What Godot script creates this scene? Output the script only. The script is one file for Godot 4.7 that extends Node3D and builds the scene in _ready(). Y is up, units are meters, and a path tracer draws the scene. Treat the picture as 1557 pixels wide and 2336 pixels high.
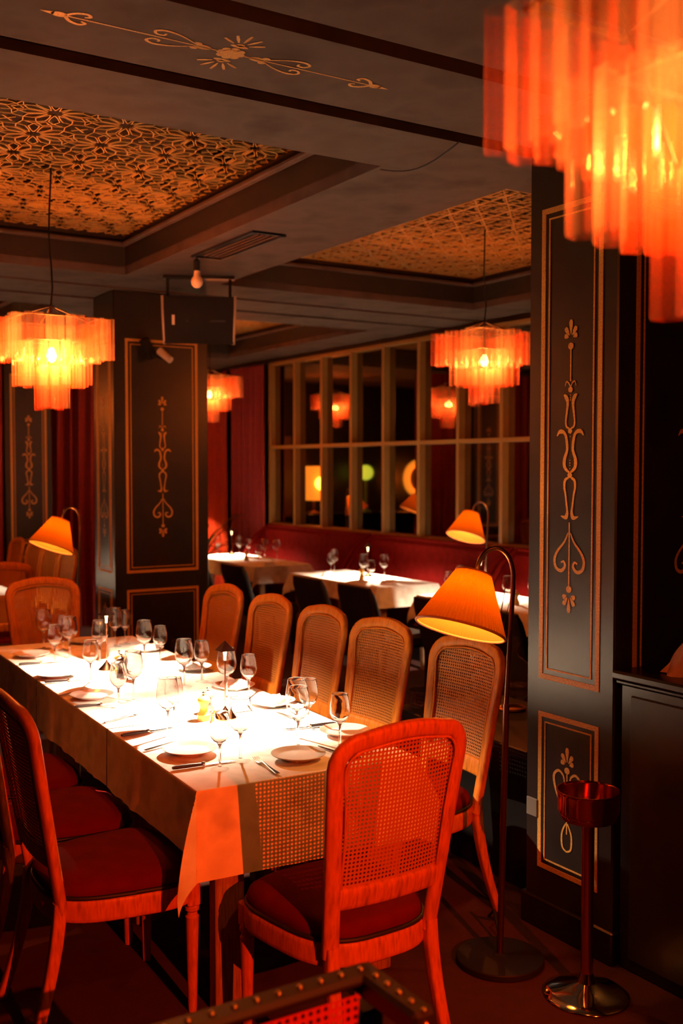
extends Node3D

# ---------------------------------------------------------------- mesh builder
class MB:
	var v := PackedVector3Array()
	var ix := PackedInt32Array()

	func tri(a: int, b: int, c: int) -> void:
		ix.append(a)
		ix.append(b)
		ix.append(c)

	func face(pts: Array) -> void:   # flat convex face, counter-clockwise seen from outside
		var s := v.size()
		for p in pts:
			v.append(p)
		for k in range(1, pts.size() - 1):
			tri(s, s + k, s + k + 1)

	func sheet(rows: Array, close_ring := false) -> void:   # rows of PackedVector3Array, smooth
		var n: int = rows[0].size()
		var s := v.size()
		for r in rows:
			v.append_array(r)
		var m := n if close_ring else n - 1
		for j in rows.size() - 1:
			for i in m:
				var a := s + j * n + i
				var b := s + j * n + (i + 1) % n
				tri(a, b, b + n)
				tri(a, b + n, a + n)

	func box(c: Vector3, s: Vector3, bas := Basis(), ch := 0.0) -> void:
		var h := s * 0.5
		ch = minf(ch, minf(h.x, minf(h.y, h.z)) * 0.9)
		if ch <= 0.0:
			for ax in 3:
				for sg in [-1.0, 1.0]:
					var pts := []
					var u := (ax + 1) % 3
					var w := (ax + 2) % 3
					for q in [[-1, -1], [1, -1], [1, 1], [-1, 1]]:
						var p := Vector3.ZERO
						p[ax] = sg * h[ax]
						p[u] = q[0] * h[u]
						p[w] = q[1] * h[w]
						pts.append(c + bas * p)
					if sg < 0:
						pts.reverse()
					face(pts)
			return
		for ax in 3:
			for sg in [-1.0, 1.0]:
				var pts := []
				var u := (ax + 1) % 3
				var w := (ax + 2) % 3
				for q in [[-1, -1], [1, -1], [1, 1], [-1, 1]]:
					var p := Vector3.ZERO
					p[ax] = sg * h[ax]
					p[u] = q[0] * (h[u] - ch)
					p[w] = q[1] * (h[w] - ch)
					pts.append(c + bas * p)
				if sg < 0:
					pts.reverse()
				face(pts)
		for ax in 3:
			var u := (ax + 1) % 3
			var w := (ax + 2) % 3
			for q in [[-1.0, -1.0], [1.0, -1.0], [1.0, 1.0], [-1.0, 1.0]]:
				var a0 := Vector3.ZERO
				var a1 := Vector3.ZERO
				a0[u] = q[0] * h[u]
				a0[w] = q[1] * (h[w] - ch)
				a1[u] = q[0] * (h[u] - ch)
				a1[w] = q[1] * h[w]
				var e := Vector3.ZERO
				e[ax] = h[ax] - ch
				var pts := [c + bas * (a0 - e), c + bas * (a0 + e), c + bas * (a1 + e), c + bas * (a1 - e)]
				var nrm: Vector3 = (pts[1] - pts[0]).cross(pts[2] - pts[0])
				if nrm.dot(pts[0] + pts[2] - c * 2.0) < 0:
					pts.reverse()
				face(pts)
		for sx in [-1.0, 1.0]:
			for sy in [-1.0, 1.0]:
				for sz in [-1.0, 1.0]:
					var sg := Vector3(sx, sy, sz)
					var pts := []
					for ax in 3:
						var p := sg * (h - Vector3.ONE * ch)
						p[ax] = sg[ax] * h[ax]
						pts.append(c + bas * p)
					var nrm: Vector3 = (pts[1] - pts[0]).cross(pts[2] - pts[0])
					if nrm.dot(pts[0] - c) < 0:
						pts.reverse()
					face(pts)

	# profile: (radius, height) going up on the outside -> outward normals
	func lathe(profile: Array, seg: int, at := Vector3.ZERO, bas := Basis(), lobes := 0, lobe_depth := 0.0) -> void:
		var groups := []
		var cur := [profile[0]]
		for k in range(1, profile.size()):
			cur.append(profile[k])
			if k < profile.size() - 1:
				var d0: Vector2 = (profile[k] - profile[k - 1]).normalized()
				var d1: Vector2 = (profile[k + 1] - profile[k]).normalized()
				if d0.dot(d1) < 0.80:
					groups.append(cur)
					cur = [profile[k]]
		groups.append(cur)
		for g in groups:
			var rows := []
			for p in g:
				var row := PackedVector3Array()
				for i in seg:
					var a := TAU * i / seg
					var r: float = p.x
					if lobes > 0:
						r *= 1.0 + lobe_depth * cos(a * lobes)
					row.append(at + bas * Vector3(r * cos(a), p.y, -r * sin(a)))
				rows.append(row)
			sheet(rows, true)

	# swept superellipse section; sides[k] is the direction of half size a, ups[k] of half size b
	func sweep(path: Array, sides: Array, ups: Array, a: Array, b: Array, seg := 10, power := 2.0, closed := false, caps := true) -> void:
		var rows := []
		for k in path.size():
			var row := PackedVector3Array()
			for i in seg:
				var t := TAU * (i + 0.5) / seg
				var cx := signf(cos(t)) * pow(absf(cos(t)), 2.0 / power)
				var cy := signf(sin(t)) * pow(absf(sin(t)), 2.0 / power)
				row.append(path[k] + sides[k] * (a[k % a.size()] * cx) + ups[k] * (b[k % b.size()] * cy))
			rows.append(row)
		if closed:
			rows.append(rows[0].duplicate())
		# outward when side x up points along -path, else flip
		var t0: Vector3 = path[1] - path[0]
		if sides[0].cross(ups[0]).dot(t0) < 0:
			for r in rows:
				r.reverse()
		sheet(rows, true)
		if caps and not closed:
			var r0: Array = Array(rows[0])
			var r1: Array = Array(rows[rows.size() - 1])
			r0.reverse()
			face(r0)
			face(r1)

	func tube(path: Array, r, seg := 8, closed := false, caps := true) -> void:
		var n := path.size()
		var sides := []
		var ups := []
		var side := Vector3.ZERO
		for k in n:
			var t: Vector3
			if closed:
				t = path[(k + 1) % n] - path[(k + n - 1) % n]
			else:
				t = path[mini(k + 1, n - 1)] - path[maxi(k - 1, 0)]
			t = t.normalized()
			if side == Vector3.ZERO:
				side = t.cross(Vector3.UP if absf(t.y) < 0.9 else Vector3.RIGHT).normalized()
			else:
				side = (side - t * side.dot(t)).normalized()
			sides.append(side)
			ups.append(t.cross(side).normalized())
		var rr: Array = r if r is Array else [r]
		sweep(path, sides, ups, rr, rr, seg, 2.0, closed, caps)

	func prism(poly: PackedVector2Array, z0: float, z1: float, xf := Transform3D()) -> void:   # poly in xy, from z0 to z1
		if Geometry2D.is_polygon_clockwise(poly):
			poly = poly.duplicate()
			poly.reverse()
		# Geometry2D calls y-down clockwise; make sure of the sign with the area
		var area := 0.0
		for i in poly.size():
			area += poly[i].cross(poly[(i + 1) % poly.size()])
		if area < 0:
			poly.reverse()
		var t := Geometry2D.triangulate_polygon(poly)
		var s := v.size()
		for p in poly:
			v.append(xf * Vector3(p.x, p.y, z1))
		for k in range(0, t.size(), 3):
			var ar := (poly[t[k + 1]] - poly[t[k]]).cross(poly[t[k + 2]] - poly[t[k]])
			if ar > 0:
				tri(s + t[k], s + t[k + 1], s + t[k + 2])
			else:
				tri(s + t[k], s + t[k + 2], s + t[k + 1])
		s = v.size()
		for p in poly:
			v.append(xf * Vector3(p.x, p.y, z0))
		for k in range(0, t.size(), 3):
			var ar := (poly[t[k + 1]] - poly[t[k]]).cross(poly[t[k + 2]] - poly[t[k]])
			if ar > 0:
				tri(s + t[k], s + t[k + 2], s + t[k + 1])
			else:
				tri(s + t[k], s + t[k + 1], s + t[k + 2])
		for i in poly.size():
			var p := poly[i]
			var q := poly[(i + 1) % poly.size()]
			face([xf * Vector3(p.x, p.y, z0), xf * Vector3(q.x, q.y, z0), xf * Vector3(q.x, q.y, z1), xf * Vector3(p.x, p.y, z1)])

	func stroke(pts: Array, w: Array, th: float, xf := Transform3D()) -> void:   # painted line in the xy plane, a film th thick
		var n := pts.size()
		var left := PackedVector2Array()
		var right := PackedVector2Array()
		for k in n:
			var t: Vector2 = (pts[mini(k + 1, n - 1)] - pts[maxi(k - 1, 0)]).normalized()
			var f := float(k) / maxf(1.0, n - 1)
			var fw := f * (w.size() - 1)
			var i0 := mini(int(fw), w.size() - 1)
			var i1 := mini(i0 + 1, w.size() - 1)
			var ww: float = lerpf(w[i0], w[i1], fw - i0) * 0.5
			var nn := Vector2(-t.y, t.x) * ww
			left.append(pts[k] + nn)
			right.append(pts[k] - nn)
		for k in n - 1:
			face([xf * Vector3(right[k].x, right[k].y, th), xf * Vector3(right[k + 1].x, right[k + 1].y, th), xf * Vector3(left[k + 1].x, left[k + 1].y, th), xf * Vector3(left[k].x, left[k].y, th)])

	func blob(c: Vector2, rx: float, ry: float, ang: float, th: float, xf := Transform3D(), seg := 14, tip := 0.0) -> void:   # painted ellipse or drop
		var pts := []
		for i in seg:
			var a := TAU * i / seg
			var p := Vector2(rx * cos(a), ry * sin(a))
			if tip != 0.0:
				p.x *= 1.0 + tip * sin(a)
			p = p.rotated(ang) + c
			pts.append(xf * Vector3(p.x, p.y, th))
		face(pts)

	func commit() -> ArrayMesh:
		var n := PackedVector3Array()
		n.resize(v.size())
		for k in range(0, ix.size(), 3):
			var a := ix[k]
			var b := ix[k + 1]
			var c := ix[k + 2]
			var f := (v[b] - v[a]).cross(v[c] - v[a])
			n[a] += f
			n[b] += f
			n[c] += f
			ix[k + 1] = c
			ix[k + 2] = b
		for k in n.size():
			n[k] = n[k].normalized() if n[k].length_squared() > 0 else Vector3.UP
		var arr := []
		arr.resize(Mesh.ARRAY_MAX)
		arr[Mesh.ARRAY_VERTEX] = v
		arr[Mesh.ARRAY_NORMAL] = n
		arr[Mesh.ARRAY_INDEX] = ix
		var m := ArrayMesh.new()
		m.add_surface_from_arrays(Mesh.PRIMITIVE_TRIANGLES, arr)
		return m

# ---------------------------------------------------------------- node helpers
var M := {}
var taken := {}

func numbered(called: String) -> String:
	var n: int = taken.get(called, 0)
	taken[called] = n + 1
	return called if n == 0 else "%s_%03d" % [called, n]

func thing(called: String, label: String, category: String, at := Vector3.ZERO, turn := 0.0, group := "") -> Node3D:
	var o := Node3D.new()
	o.name = numbered(called)
	add_child(o)
	o.position = at
	o.rotation.y = turn
	o.set_meta("label", label)
	o.set_meta("category", category)
	if group:
		o.set_meta("group", group)
	return o

func struct(called: String, at := Vector3.ZERO) -> Node3D:
	var o := Node3D.new()
	o.name = numbered(called)
	add_child(o)
	o.position = at
	o.set_meta("kind", "structure")
	return o

func part(parent: Node3D, called: String, mesh: Mesh, mat: Material, label := "") -> MeshInstance3D:
	var o := MeshInstance3D.new()
	o.name = called
	o.mesh = mesh
	o.material_override = mat
	parent.add_child(o, true)
	if label:
		o.set_meta("label", label)
	return o

func solo(called: String, mesh: Mesh, mat: Material, label: String, category: String, at := Vector3.ZERO, turn := 0.0, group := "") -> MeshInstance3D:
	var o := MeshInstance3D.new()
	o.name = numbered(called)
	o.mesh = mesh
	o.material_override = mat
	add_child(o)
	o.position = at
	o.rotation.y = turn
	o.set_meta("label", label)
	o.set_meta("category", category)
	if group:
		o.set_meta("group", group)
	return o

func dup(src: Node3D, label: String, at: Vector3, turn := 0.0, group := "") -> Node3D:
	var base := src.name.rstrip("0123456789").trim_suffix("_")
	var o: Node3D = src.duplicate()
	o.name = numbered(base)
	add_child(o)
	o.position = at
	o.rotation = Vector3(0, turn, 0)
	o.set_meta("label", label)
	if group:
		o.set_meta("group", group)
	return o

func omni(parent: Node3D, at: Vector3, color: Color, energy: float, size: float) -> OmniLight3D:
	var l := OmniLight3D.new()
	l.name = "light"
	l.light_color = color
	l.light_energy = energy
	l.light_size = size
	l.omni_range = 14.0
	l.omni_attenuation = 2.0
	l.shadow_enabled = true
	parent.add_child(l, true)
	l.position = at
	return l

func lin(r: float, g: float, b: float) -> Color:   # linear reflectance
	return Color(r, g, b).linear_to_srgb()

func noise_tex(freq: float, octaves: int, ramp: Array, sd: int, size := 256, kind := FastNoiseLite.TYPE_SIMPLEX_SMOOTH) -> NoiseTexture2D:
	var f := FastNoiseLite.new()
	f.noise_type = kind
	f.frequency = freq
	f.fractal_octaves = octaves
	f.seed = sd
	var t := NoiseTexture2D.new()
	t.width = size
	t.height = size
	t.seamless = true
	t.noise = f
	var g := Gradient.new()
	var cols := PackedColorArray()
	var offs := PackedFloat32Array()
	for k in ramp.size():
		cols.append(ramp[k])
		offs.append(float(k) / (ramp.size() - 1))
	g.offsets = offs
	g.colors = cols
	t.color_ramp = g
	return t

func mat(called: String, c: Color, rough: float, metal := 0.0) -> StandardMaterial3D:
	var m := StandardMaterial3D.new()
	m.resource_name = called
	m.albedo_color = c
	m.roughness = rough
	m.metallic = metal
	M[called] = m
	return m

func tri(m: StandardMaterial3D, tex: Texture2D, scale: Vector3, world := false) -> StandardMaterial3D:
	m.albedo_texture = tex
	m.uv1_triplanar = true
	m.uv1_world_triplanar = world
	m.uv1_scale = scale
	return m

func bump(m: StandardMaterial3D, tex: Texture2D, depth: float) -> StandardMaterial3D:
	m.heightmap_enabled = true
	m.heightmap_texture = tex
	m.heightmap_scale = depth
	m.uv1_triplanar = true
	return m

# ---------------------------------------------------------------- materials
func make_materials() -> void:
	var grain := noise_tex(0.02, 4, [Color(0.62, 0.62, 0.62), Color(0.85, 0.85, 0.85), Color(1, 1, 1), Color(0.75, 0.75, 0.75)], 3)
	var fine := noise_tex(0.12, 3, [Color(0.7, 0.7, 0.7), Color(1, 1, 1)], 7)
	var cloud := noise_tex(0.012, 4, [Color(0.78, 0.76, 0.74), Color(1, 1, 1), Color(0.9, 0.88, 0.86)], 11)
	var speck := noise_tex(0.35, 2, [Color(0.55, 0.55, 0.55), Color(1, 1, 1)], 19)
	var velvet_noise := noise_tex(0.03, 3, [Color(0.85, 0.82, 0.82), Color(1, 1, 1)], 23)

	tri(mat("chair_wood", lin(0.57, 0.175, 0.016), 0.45), grain, Vector3(9, 1.6, 9))
	M.chair_wood.clearcoat_enabled = true
	M.chair_wood.clearcoat = 0.06
	M.chair_wood.metallic_specular = 0.3
	M.chair_wood.clearcoat_roughness = 0.25
	tri(mat("rough_wood", lin(0.34, 0.18, 0.09), 0.7), grain, Vector3(14, 1.2, 14))
	bump(M.rough_wood, grain, 0.25)
	tri(mat("cane", lin(0.60, 0.20, 0.020), 0.65), fine, Vector3(14, 14, 14))
	tri(mat("velvet", lin(0.12, 0.004, 0.003), 0.85), velvet_noise, Vector3(1.2, 1.2, 1.2))
	M.velvet.rim_enabled = true
	M.velvet.rim = 0.05
	M.velvet.metallic_specular = 0.15
	M.velvet.rim_tint = 1.0
	mat("piping", lin(0.012, 0.010, 0.010), 0.6)
	tri(mat("linen", lin(0.80, 0.77, 0.72), 0.9), cloud, Vector3(1.2, 1.2, 1.2))
	bump(M.linen, speck, 0.03)
	tri(mat("napkin_linen", lin(0.82, 0.80, 0.77), 0.9), cloud, Vector3(5, 5, 5))
	tri(mat("salmon_linen", lin(0.62, 0.33, 0.23), 0.9), cloud, Vector3(5, 5, 5))
	tri(mat("lacquer", lin(0.018, 0.012, 0.010), 0.38), cloud, Vector3(0.8, 0.8, 0.8), true)
	tri(mat("black_lacquer", lin(0.010, 0.008, 0.008), 0.3), cloud, Vector3(0.8, 0.8, 0.8), true)
	tri(mat("soffit_paint", lin(0.080, 0.056, 0.045), 0.75), cloud, Vector3(0.7, 0.7, 0.7), true)
	M.soffit_paint.metallic_specular = 0.2
	tri(mat("coffer_paint", lin(0.022, 0.015, 0.012), 0.45), cloud, Vector3(0.7, 0.7, 0.7), true)
	mat("bar_paint", lin(0.22, 0.12, 0.028), 0.45)
	mat("black_plastic", lin(0.012, 0.011, 0.011), 0.6)
	tri(mat("gold_paint", lin(0.80, 0.42, 0.09), 0.5), fine, Vector3(4, 4, 4))
	tri(mat("gilt_lattice", lin(0.50, 0.37, 0.13), 0.5), fine, Vector3(5, 5, 5))
	tri(mat("carpet", lin(0.045, 0.006, 0.005), 0.95), cloud, Vector3(1.3, 1.3, 1.3), true)
	bump(M.carpet, speck, 0.2)
	mat("black_leather", lin(0.012, 0.010, 0.011), 0.45)
	mat("black_metal", lin(0.012, 0.011, 0.011), 0.5).metallic_specular = 0.3
	mat("lamp_metal", lin(0.10, 0.045, 0.030), 0.3, 0.85)
	mat("brass", lin(0.60, 0.36, 0.12), 0.28, 1.0)
	mat("copper", lin(0.72, 0.30, 0.16), 0.12, 1.0)
	mat("chrome", lin(0.62, 0.58, 0.54), 0.08, 1.0)
	mat("steel", lin(0.65, 0.63, 0.60), 0.18, 1.0)
	mat("silver_mirror", lin(0.36, 0.31, 0.27), 0.03, 1.0)
	mat("porcelain", lin(0.72, 0.68, 0.64), 0.2)
	tri(mat("yellow_wood", lin(0.72, 0.42, 0.06), 0.35), grain, Vector3(30, 6, 30))
	mat("dark_wood", lin(0.05, 0.030, 0.028), 0.3)
	tri(mat("red_cane", lin(0.50, 0.03, 0.02), 0.5), fine, Vector3(14, 14, 14))
	mat("bottle_leather", lin(0.02, 0.016, 0.016), 0.5)
	mat("leaf", lin(0.045, 0.075, 0.02), 0.45)
	mat("terracotta", lin(0.10, 0.04, 0.02), 0.7)
	tri(mat("red_curtain", lin(0.20, 0.002, 0.002), 0.8), velvet_noise, Vector3(2, 2, 2))
	mat("picture_paint", lin(0.10, 0.045, 0.02), 0.5)
	mat("grey_plastic", lin(0.16, 0.13, 0.11), 0.6)
	mat("skin_tone_paint", lin(0.32, 0.16, 0.07), 0.6)
	mat("pale_plastic", lin(0.65, 0.60, 0.55), 0.4)
	mat("speaker_cloth", lin(0.020, 0.017, 0.017), 0.9).metallic_specular = 0.15
	mat("speaker_edge", lin(0.40, 0.36, 0.34), 0.4, 0.3)
	mat("green_shade", lin(0.10, 0.25, 0.03), 0.5)

	var g := mat("clear_glass", Color(1, 1, 1, 0.02), 0.0)
	g.transparency = BaseMaterial3D.TRANSPARENCY_ALPHA
	g.metallic_specular = 0.6
	g = mat("solid_glass", Color(1, 1, 1, 0.0), 0.0)
	g.refraction_enabled = true
	g.refraction_scale = 0.05
	g = mat("tinted_glass", Color(lin(0.10, 0.04, 0.03), 0.35), 0.0)
	g.transparency = BaseMaterial3D.TRANSPARENCY_ALPHA
	g = mat("amber_glass", Color(lin(0.80, 0.115, 0.004), 0.07), 0.05)
	g.transparency = BaseMaterial3D.TRANSPARENCY_ALPHA
	g.backlight_enabled = true
	g.backlight = lin(0.06, 0.06, 0.06)
	g = g.duplicate()
	g.resource_name = "deep_amber_glass"
	g.albedo_color = Color(lin(0.62, 0.068, 0.002), 0.15)
	g.backlight = lin(0.03, 0.03, 0.03)
	M["deep_amber_glass"] = g
	g = g.duplicate()
	g.resource_name = "pale_amber_glass"
	g.albedo_color = Color(lin(0.85, 0.16, 0.010), 0.03)
	g.backlight = lin(0.05, 0.05, 0.05)
	M["pale_amber_glass"] = g
	g = tri(mat("shade_cloth", lin(0.88, 0.36, 0.022), 0.85), fine, Vector3(12, 12, 12))
	g.backlight_enabled = true
	g.backlight = lin(0.9, 0.9, 0.9)
	g = tri(mat("shade_lining", lin(0.90, 0.62, 0.16), 0.85), fine, Vector3(12, 12, 12))
	g.backlight_enabled = true
	g.backlight = lin(0.95, 0.95, 0.95)
	g = mat("shade_trim", lin(0.60, 0.26, 0.14), 0.8)
	g = mat("warm_bulb", lin(1, 0.7, 0.3), 0.5)
	g.emission_enabled = true
	g.emission = lin(1.0, 0.55, 0.14)
	g.emission_energy_multiplier = 12.0
	g = mat("table_bulb", lin(1, 0.9, 0.7), 0.5)
	g.emission_enabled = true
	g.emission = lin(1.0, 0.72, 0.32)
	g.emission_energy_multiplier = 5.0
	g = mat("glow_orange", lin(1, 0.4, 0.05), 0.5)
	g.emission_enabled = true
	g.emission = lin(1.0, 0.30, 0.02)
	g.emission_energy_multiplier = 2.2
	g = mat("glow_green", lin(0.5, 0.8, 0.1), 0.5)
	g.emission_enabled = true
	g.emission = lin(0.75, 0.9, 0.06)
	g.emission_energy_multiplier = 1.6
	g = mat("red_lens", lin(0.8, 0.05, 0.01), 0.4)
	g.emission_enabled = true
	g.emission = lin(1.0, 0.06, 0.003)
	g.emission_energy_multiplier = 4.0
	g = mat("matte_bulb", lin(0.90, 0.78, 0.70), 0.3)

# ---------------------------------------------------------------- the room
const SOFFIT := 3.05
const LATTICE := 3.32

func make_room() -> void:
	var mb := MB.new()
	mb.box(Vector3(1.3, -0.1, -4.2), Vector3(10.4, 0.2, 21.0))
	part(struct("floor"), "carpet", mb.commit(), M.carpet)
	mb = MB.new()
	mb.box(Vector3(-3.65, 1.75, -4.2), Vector3(0.2, 3.9, 21.0))
	part(struct("wall_left"), "panelling", mb.commit(), M.lacquer)
	mb = MB.new()
	mb.box(Vector3(6.28, 1.75, -4.2), Vector3(0.2, 3.9, 21.0))
	part(struct("wall_right"), "panelling", mb.commit(), M.lacquer)
	mb = MB.new()
	mb.box(Vector3(1.3, 1.75, -14.4), Vector3(10.0, 3.9, 0.2))
	part(struct("wall_far"), "panelling", mb.commit(), M.lacquer)
	mb = MB.new()
	mb.box(Vector3(1.3, 1.75, 6.1), Vector3(10.0, 3.9, 0.2))
	part(struct("wall_back"), "panelling", mb.commit(), M.lacquer)

	# ceiling: soffit slabs with coffers and black grooves left open between them
	var c := struct("ceiling")
	mb = MB.new()
	mb.box(Vector3(1.3, 3.72, -4.2), Vector3(10.4, 0.1, 21.0))
	part(c, "upper_slab", mb.commit(), M.coffer_paint)
	var cols := [[-2.7, -0.4], [0.3, 2.614], [3.323, 5.633]]
	var rows := [[-8.5, -11.55], [-3.85, -6.93], [0.8, -2.27], [5.4, 2.4]]
	var x_edges := [-3.6, -2.7, -0.4, 0.3, 2.614, 3.323, 5.633, 6.2]
	# strips that run the whole width, between the coffer rows, cut by grooves
	var strips := [[-14.35, -11.55], [-8.5, -8.05], [-7.95, -7.48], [-7.40, -6.93], [-3.85, -3.405], [-3.305, -2.815], [-2.72, -2.27], [0.8, 1.25], [1.35, 1.85], [1.95, 2.4], [5.4, 6.05]]
	for s in strips:
		mb = MB.new()
		mb.box(Vector3(1.3, SOFFIT + 0.03, (s[0] + s[1]) * 0.5), Vector3(9.8, 0.06, absf(s[1] - s[0])))
		part(c, "soffit_board", mb.commit(), M.soffit_paint)
	for r in rows:
		for k in range(0, x_edges.size(), 2):
			mb = MB.new()
			mb.box(Vector3((x_edges[k] + x_edges[k + 1]) * 0.5, SOFFIT + 0.03, (r[0] + r[1]) * 0.5), Vector3(x_edges[k + 1] - x_edges[k], 0.06, absf(r[1] - r[0])))
			part(c, "soffit_board", mb.commit(), M.soffit_paint)
	# coffers
	for i in cols.size():
		for j in rows.size():
			var x0: float = cols[i][0]
			var x1: float = cols[i][1]
			var z0: float = rows[j][1]
			var z1: float = rows[j][0]
			if z0 > z1:
				var tmp := z0
				z0 = z1
				z1 = tmp
			var cx := (x0 + x1) * 0.5
			var cz := (z0 + z1) * 0.5
			mb = MB.new()
			for sd in [-1.0, 1.0]:
				mb.box(Vector3(cx + sd * ((x1 - x0) * 0.5 + 0.02), SOFFIT + 0.21, cz), Vector3(0.04, 0.31, z1 - z0 + 0.08))
				mb.box(Vector3(cx, SOFFIT + 0.21, cz + sd * ((z1 - z0) * 0.5 + 0.02)), Vector3(x1 - x0, 0.31, 0.04))
			part(c, "coffer_side", mb.commit(), M.coffer_paint)
			mb = MB.new()
			for sd in [-1.0, 1.0]:
				mb.box(Vector3(cx + sd * ((x1 - x0) * 0.5 - 0.02), SOFFIT + 0.20, cz), Vector3(0.04, 0.03, z1 - z0), Basis(), 0.008)
				mb.box(Vector3(cx, SOFFIT + 0.20, cz + sd * ((z1 - z0) * 0.5 - 0.02)), Vector3(x1 - x0, 0.03, 0.04), Basis(), 0.008)
			part(c, "coffer_moulding", mb.commit(), M.soffit_paint)
			if i > 0 and j < 3:
				var lat := part(c, "lattice", lattice_mesh(x1 - x0, z1 - z0, i), M.gilt_lattice, "gilded openwork ceiling grille of interlaced stars")
				lat.position = Vector3(cx, LATTICE, cz)
	# painted ornament on the near beam
	var o := part(c, "painted_ornament", beam_ornament(), M.gold_paint, "gold scrollwork painted on the ceiling beam")
	o.position = Vector3(1.507, SOFFIT, -3.06)

func bar(mb: MB, a: Vector2, b: Vector2, w: float, h: float) -> void:   # flat strip in the xz plane, hanging below y = 0
	var d := (b - a).normalized()
	var n := Vector2(-d.y, d.x) * w * 0.5
	var p := [a + n, b + n, b - n, a - n]
	var q := []
	for t in p:
		q.append(Vector3(t.x, -h, t.y))
	var area: float = (p[1] - p[0]).cross(p[2] - p[0])
	if area < 0:
		q.reverse()
	mb.face(q)
	for k in 4:
		var s: Vector3 = q[k]
		var e: Vector3 = q[(k + 1) % 4]
		mb.face([e, s, Vector3(s.x, 0, s.z), Vector3(e.x, 0, e.z)])

func lattice_mesh(w: float, d: float, kind: int) -> ArrayMesh:
	var mb := MB.new()
	var nx := 7 if kind == 1 else 9
	var nz := int(round(nx * d / w))
	var cx := w / nx
	var cz := d / nz
	for i in nx:
		for j in nz:
			var o := Vector2(-w / 2 + (i + 0.5) * cx, -d / 2 + (j + 0.5) * cz)
			if kind == 1:
				# rosette of twelve petals, tied to its neighbours by a ring of kites
				for k in 12:
					var a := TAU * (k + 0.5) / 12
					var dir := Vector2(cos(a), sin(a))
					var nrm := Vector2(-dir.y, dir.x)
					var loop := []
					for q in [[0.10, 0.0], [0.22, 0.045], [0.36, 0.075], [0.47, 0.0], [0.36, -0.075], [0.22, -0.045]]:
						var p: Vector2 = dir * q[0] + nrm * q[1]
						loop.append(o + Vector2(p.x * cx, p.y * cz))
					for q in 6:
						bar(mb, loop[q], loop[(q + 1) % 6], 0.0046, 0.009)
					var a2 := a + TAU / 24
					var tip := o + Vector2(cos(a2) * cx, sin(a2) * cz) * 0.585
					bar(mb, loop[3], tip, 0.0046, 0.009)
					var n3 := a + TAU / 12
					bar(mb, tip, o + Vector2(cos(n3) * cx, sin(n3) * cz) * 0.47, 0.0046, 0.009)
				for k in 4:
					var a := TAU * (k + 0.5) / 4
					var c := o + Vector2(cos(a) * cx, sin(a) * cz) * 0.58
					bar(mb, c, o + Vector2(cos(a) * cx, sin(a) * cz) * 0.7071, 0.006, 0.009)
			else:
				# interlaced squares and lozenges
				var h := Vector2(cx, cz) * 0.5
				for q in [[0.92, 0.30], [0.62, 0.62], [0.30, 0.92]]:
					var c := [o + Vector2(h.x * q[0], h.y * q[1]), o + Vector2(-h.x * q[0], h.y * q[1]), o + Vector2(-h.x * q[0], -h.y * q[1]), o + Vector2(h.x * q[0], -h.y * q[1])]
					for k in 4:
						bar(mb, c[k], c[(k + 1) % 4], 0.0058, 0.010)
				bar(mb, o + Vector2(h.x, 0), o + Vector2(0, h.y), 0.0058, 0.010)
				bar(mb, o + Vector2(-h.x, 0), o + Vector2(0, h.y), 0.0058, 0.010)
				bar(mb, o + Vector2(h.x, 0), o + Vector2(0, -h.y), 0.0058, 0.010)
				bar(mb, o + Vector2(-h.x, 0), o + Vector2(0, -h.y), 0.0058, 0.010)
	if kind == 2:
		for i in nx + 1:
			bar(mb, Vector2(-w / 2 + i * cx, -d / 2), Vector2(-w / 2 + i * cx, d / 2), 0.010, 0.012)
		for j in nz + 1:
			bar(mb, Vector2(-w / 2, -d / 2 + j * cz), Vector2(w / 2, -d / 2 + j * cz), 0.010, 0.012)
	return mb.commit()

func curl(pts: Array, n := 6) -> Array:   # smooth curve through points
	var c := Curve2D.new()
	for k in pts.size():
		var t: Vector2 = (pts[mini(k + 1, pts.size() - 1)] - pts[maxi(k - 1, 0)]) / 6.0
		c.add_point(pts[k], -t, t)
	var out := []
	for k in pts.size() - 1:
		for i in n:
			out.append(c.sample(k, float(i) / n))
	out.append(pts[pts.size() - 1])
	return out

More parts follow.
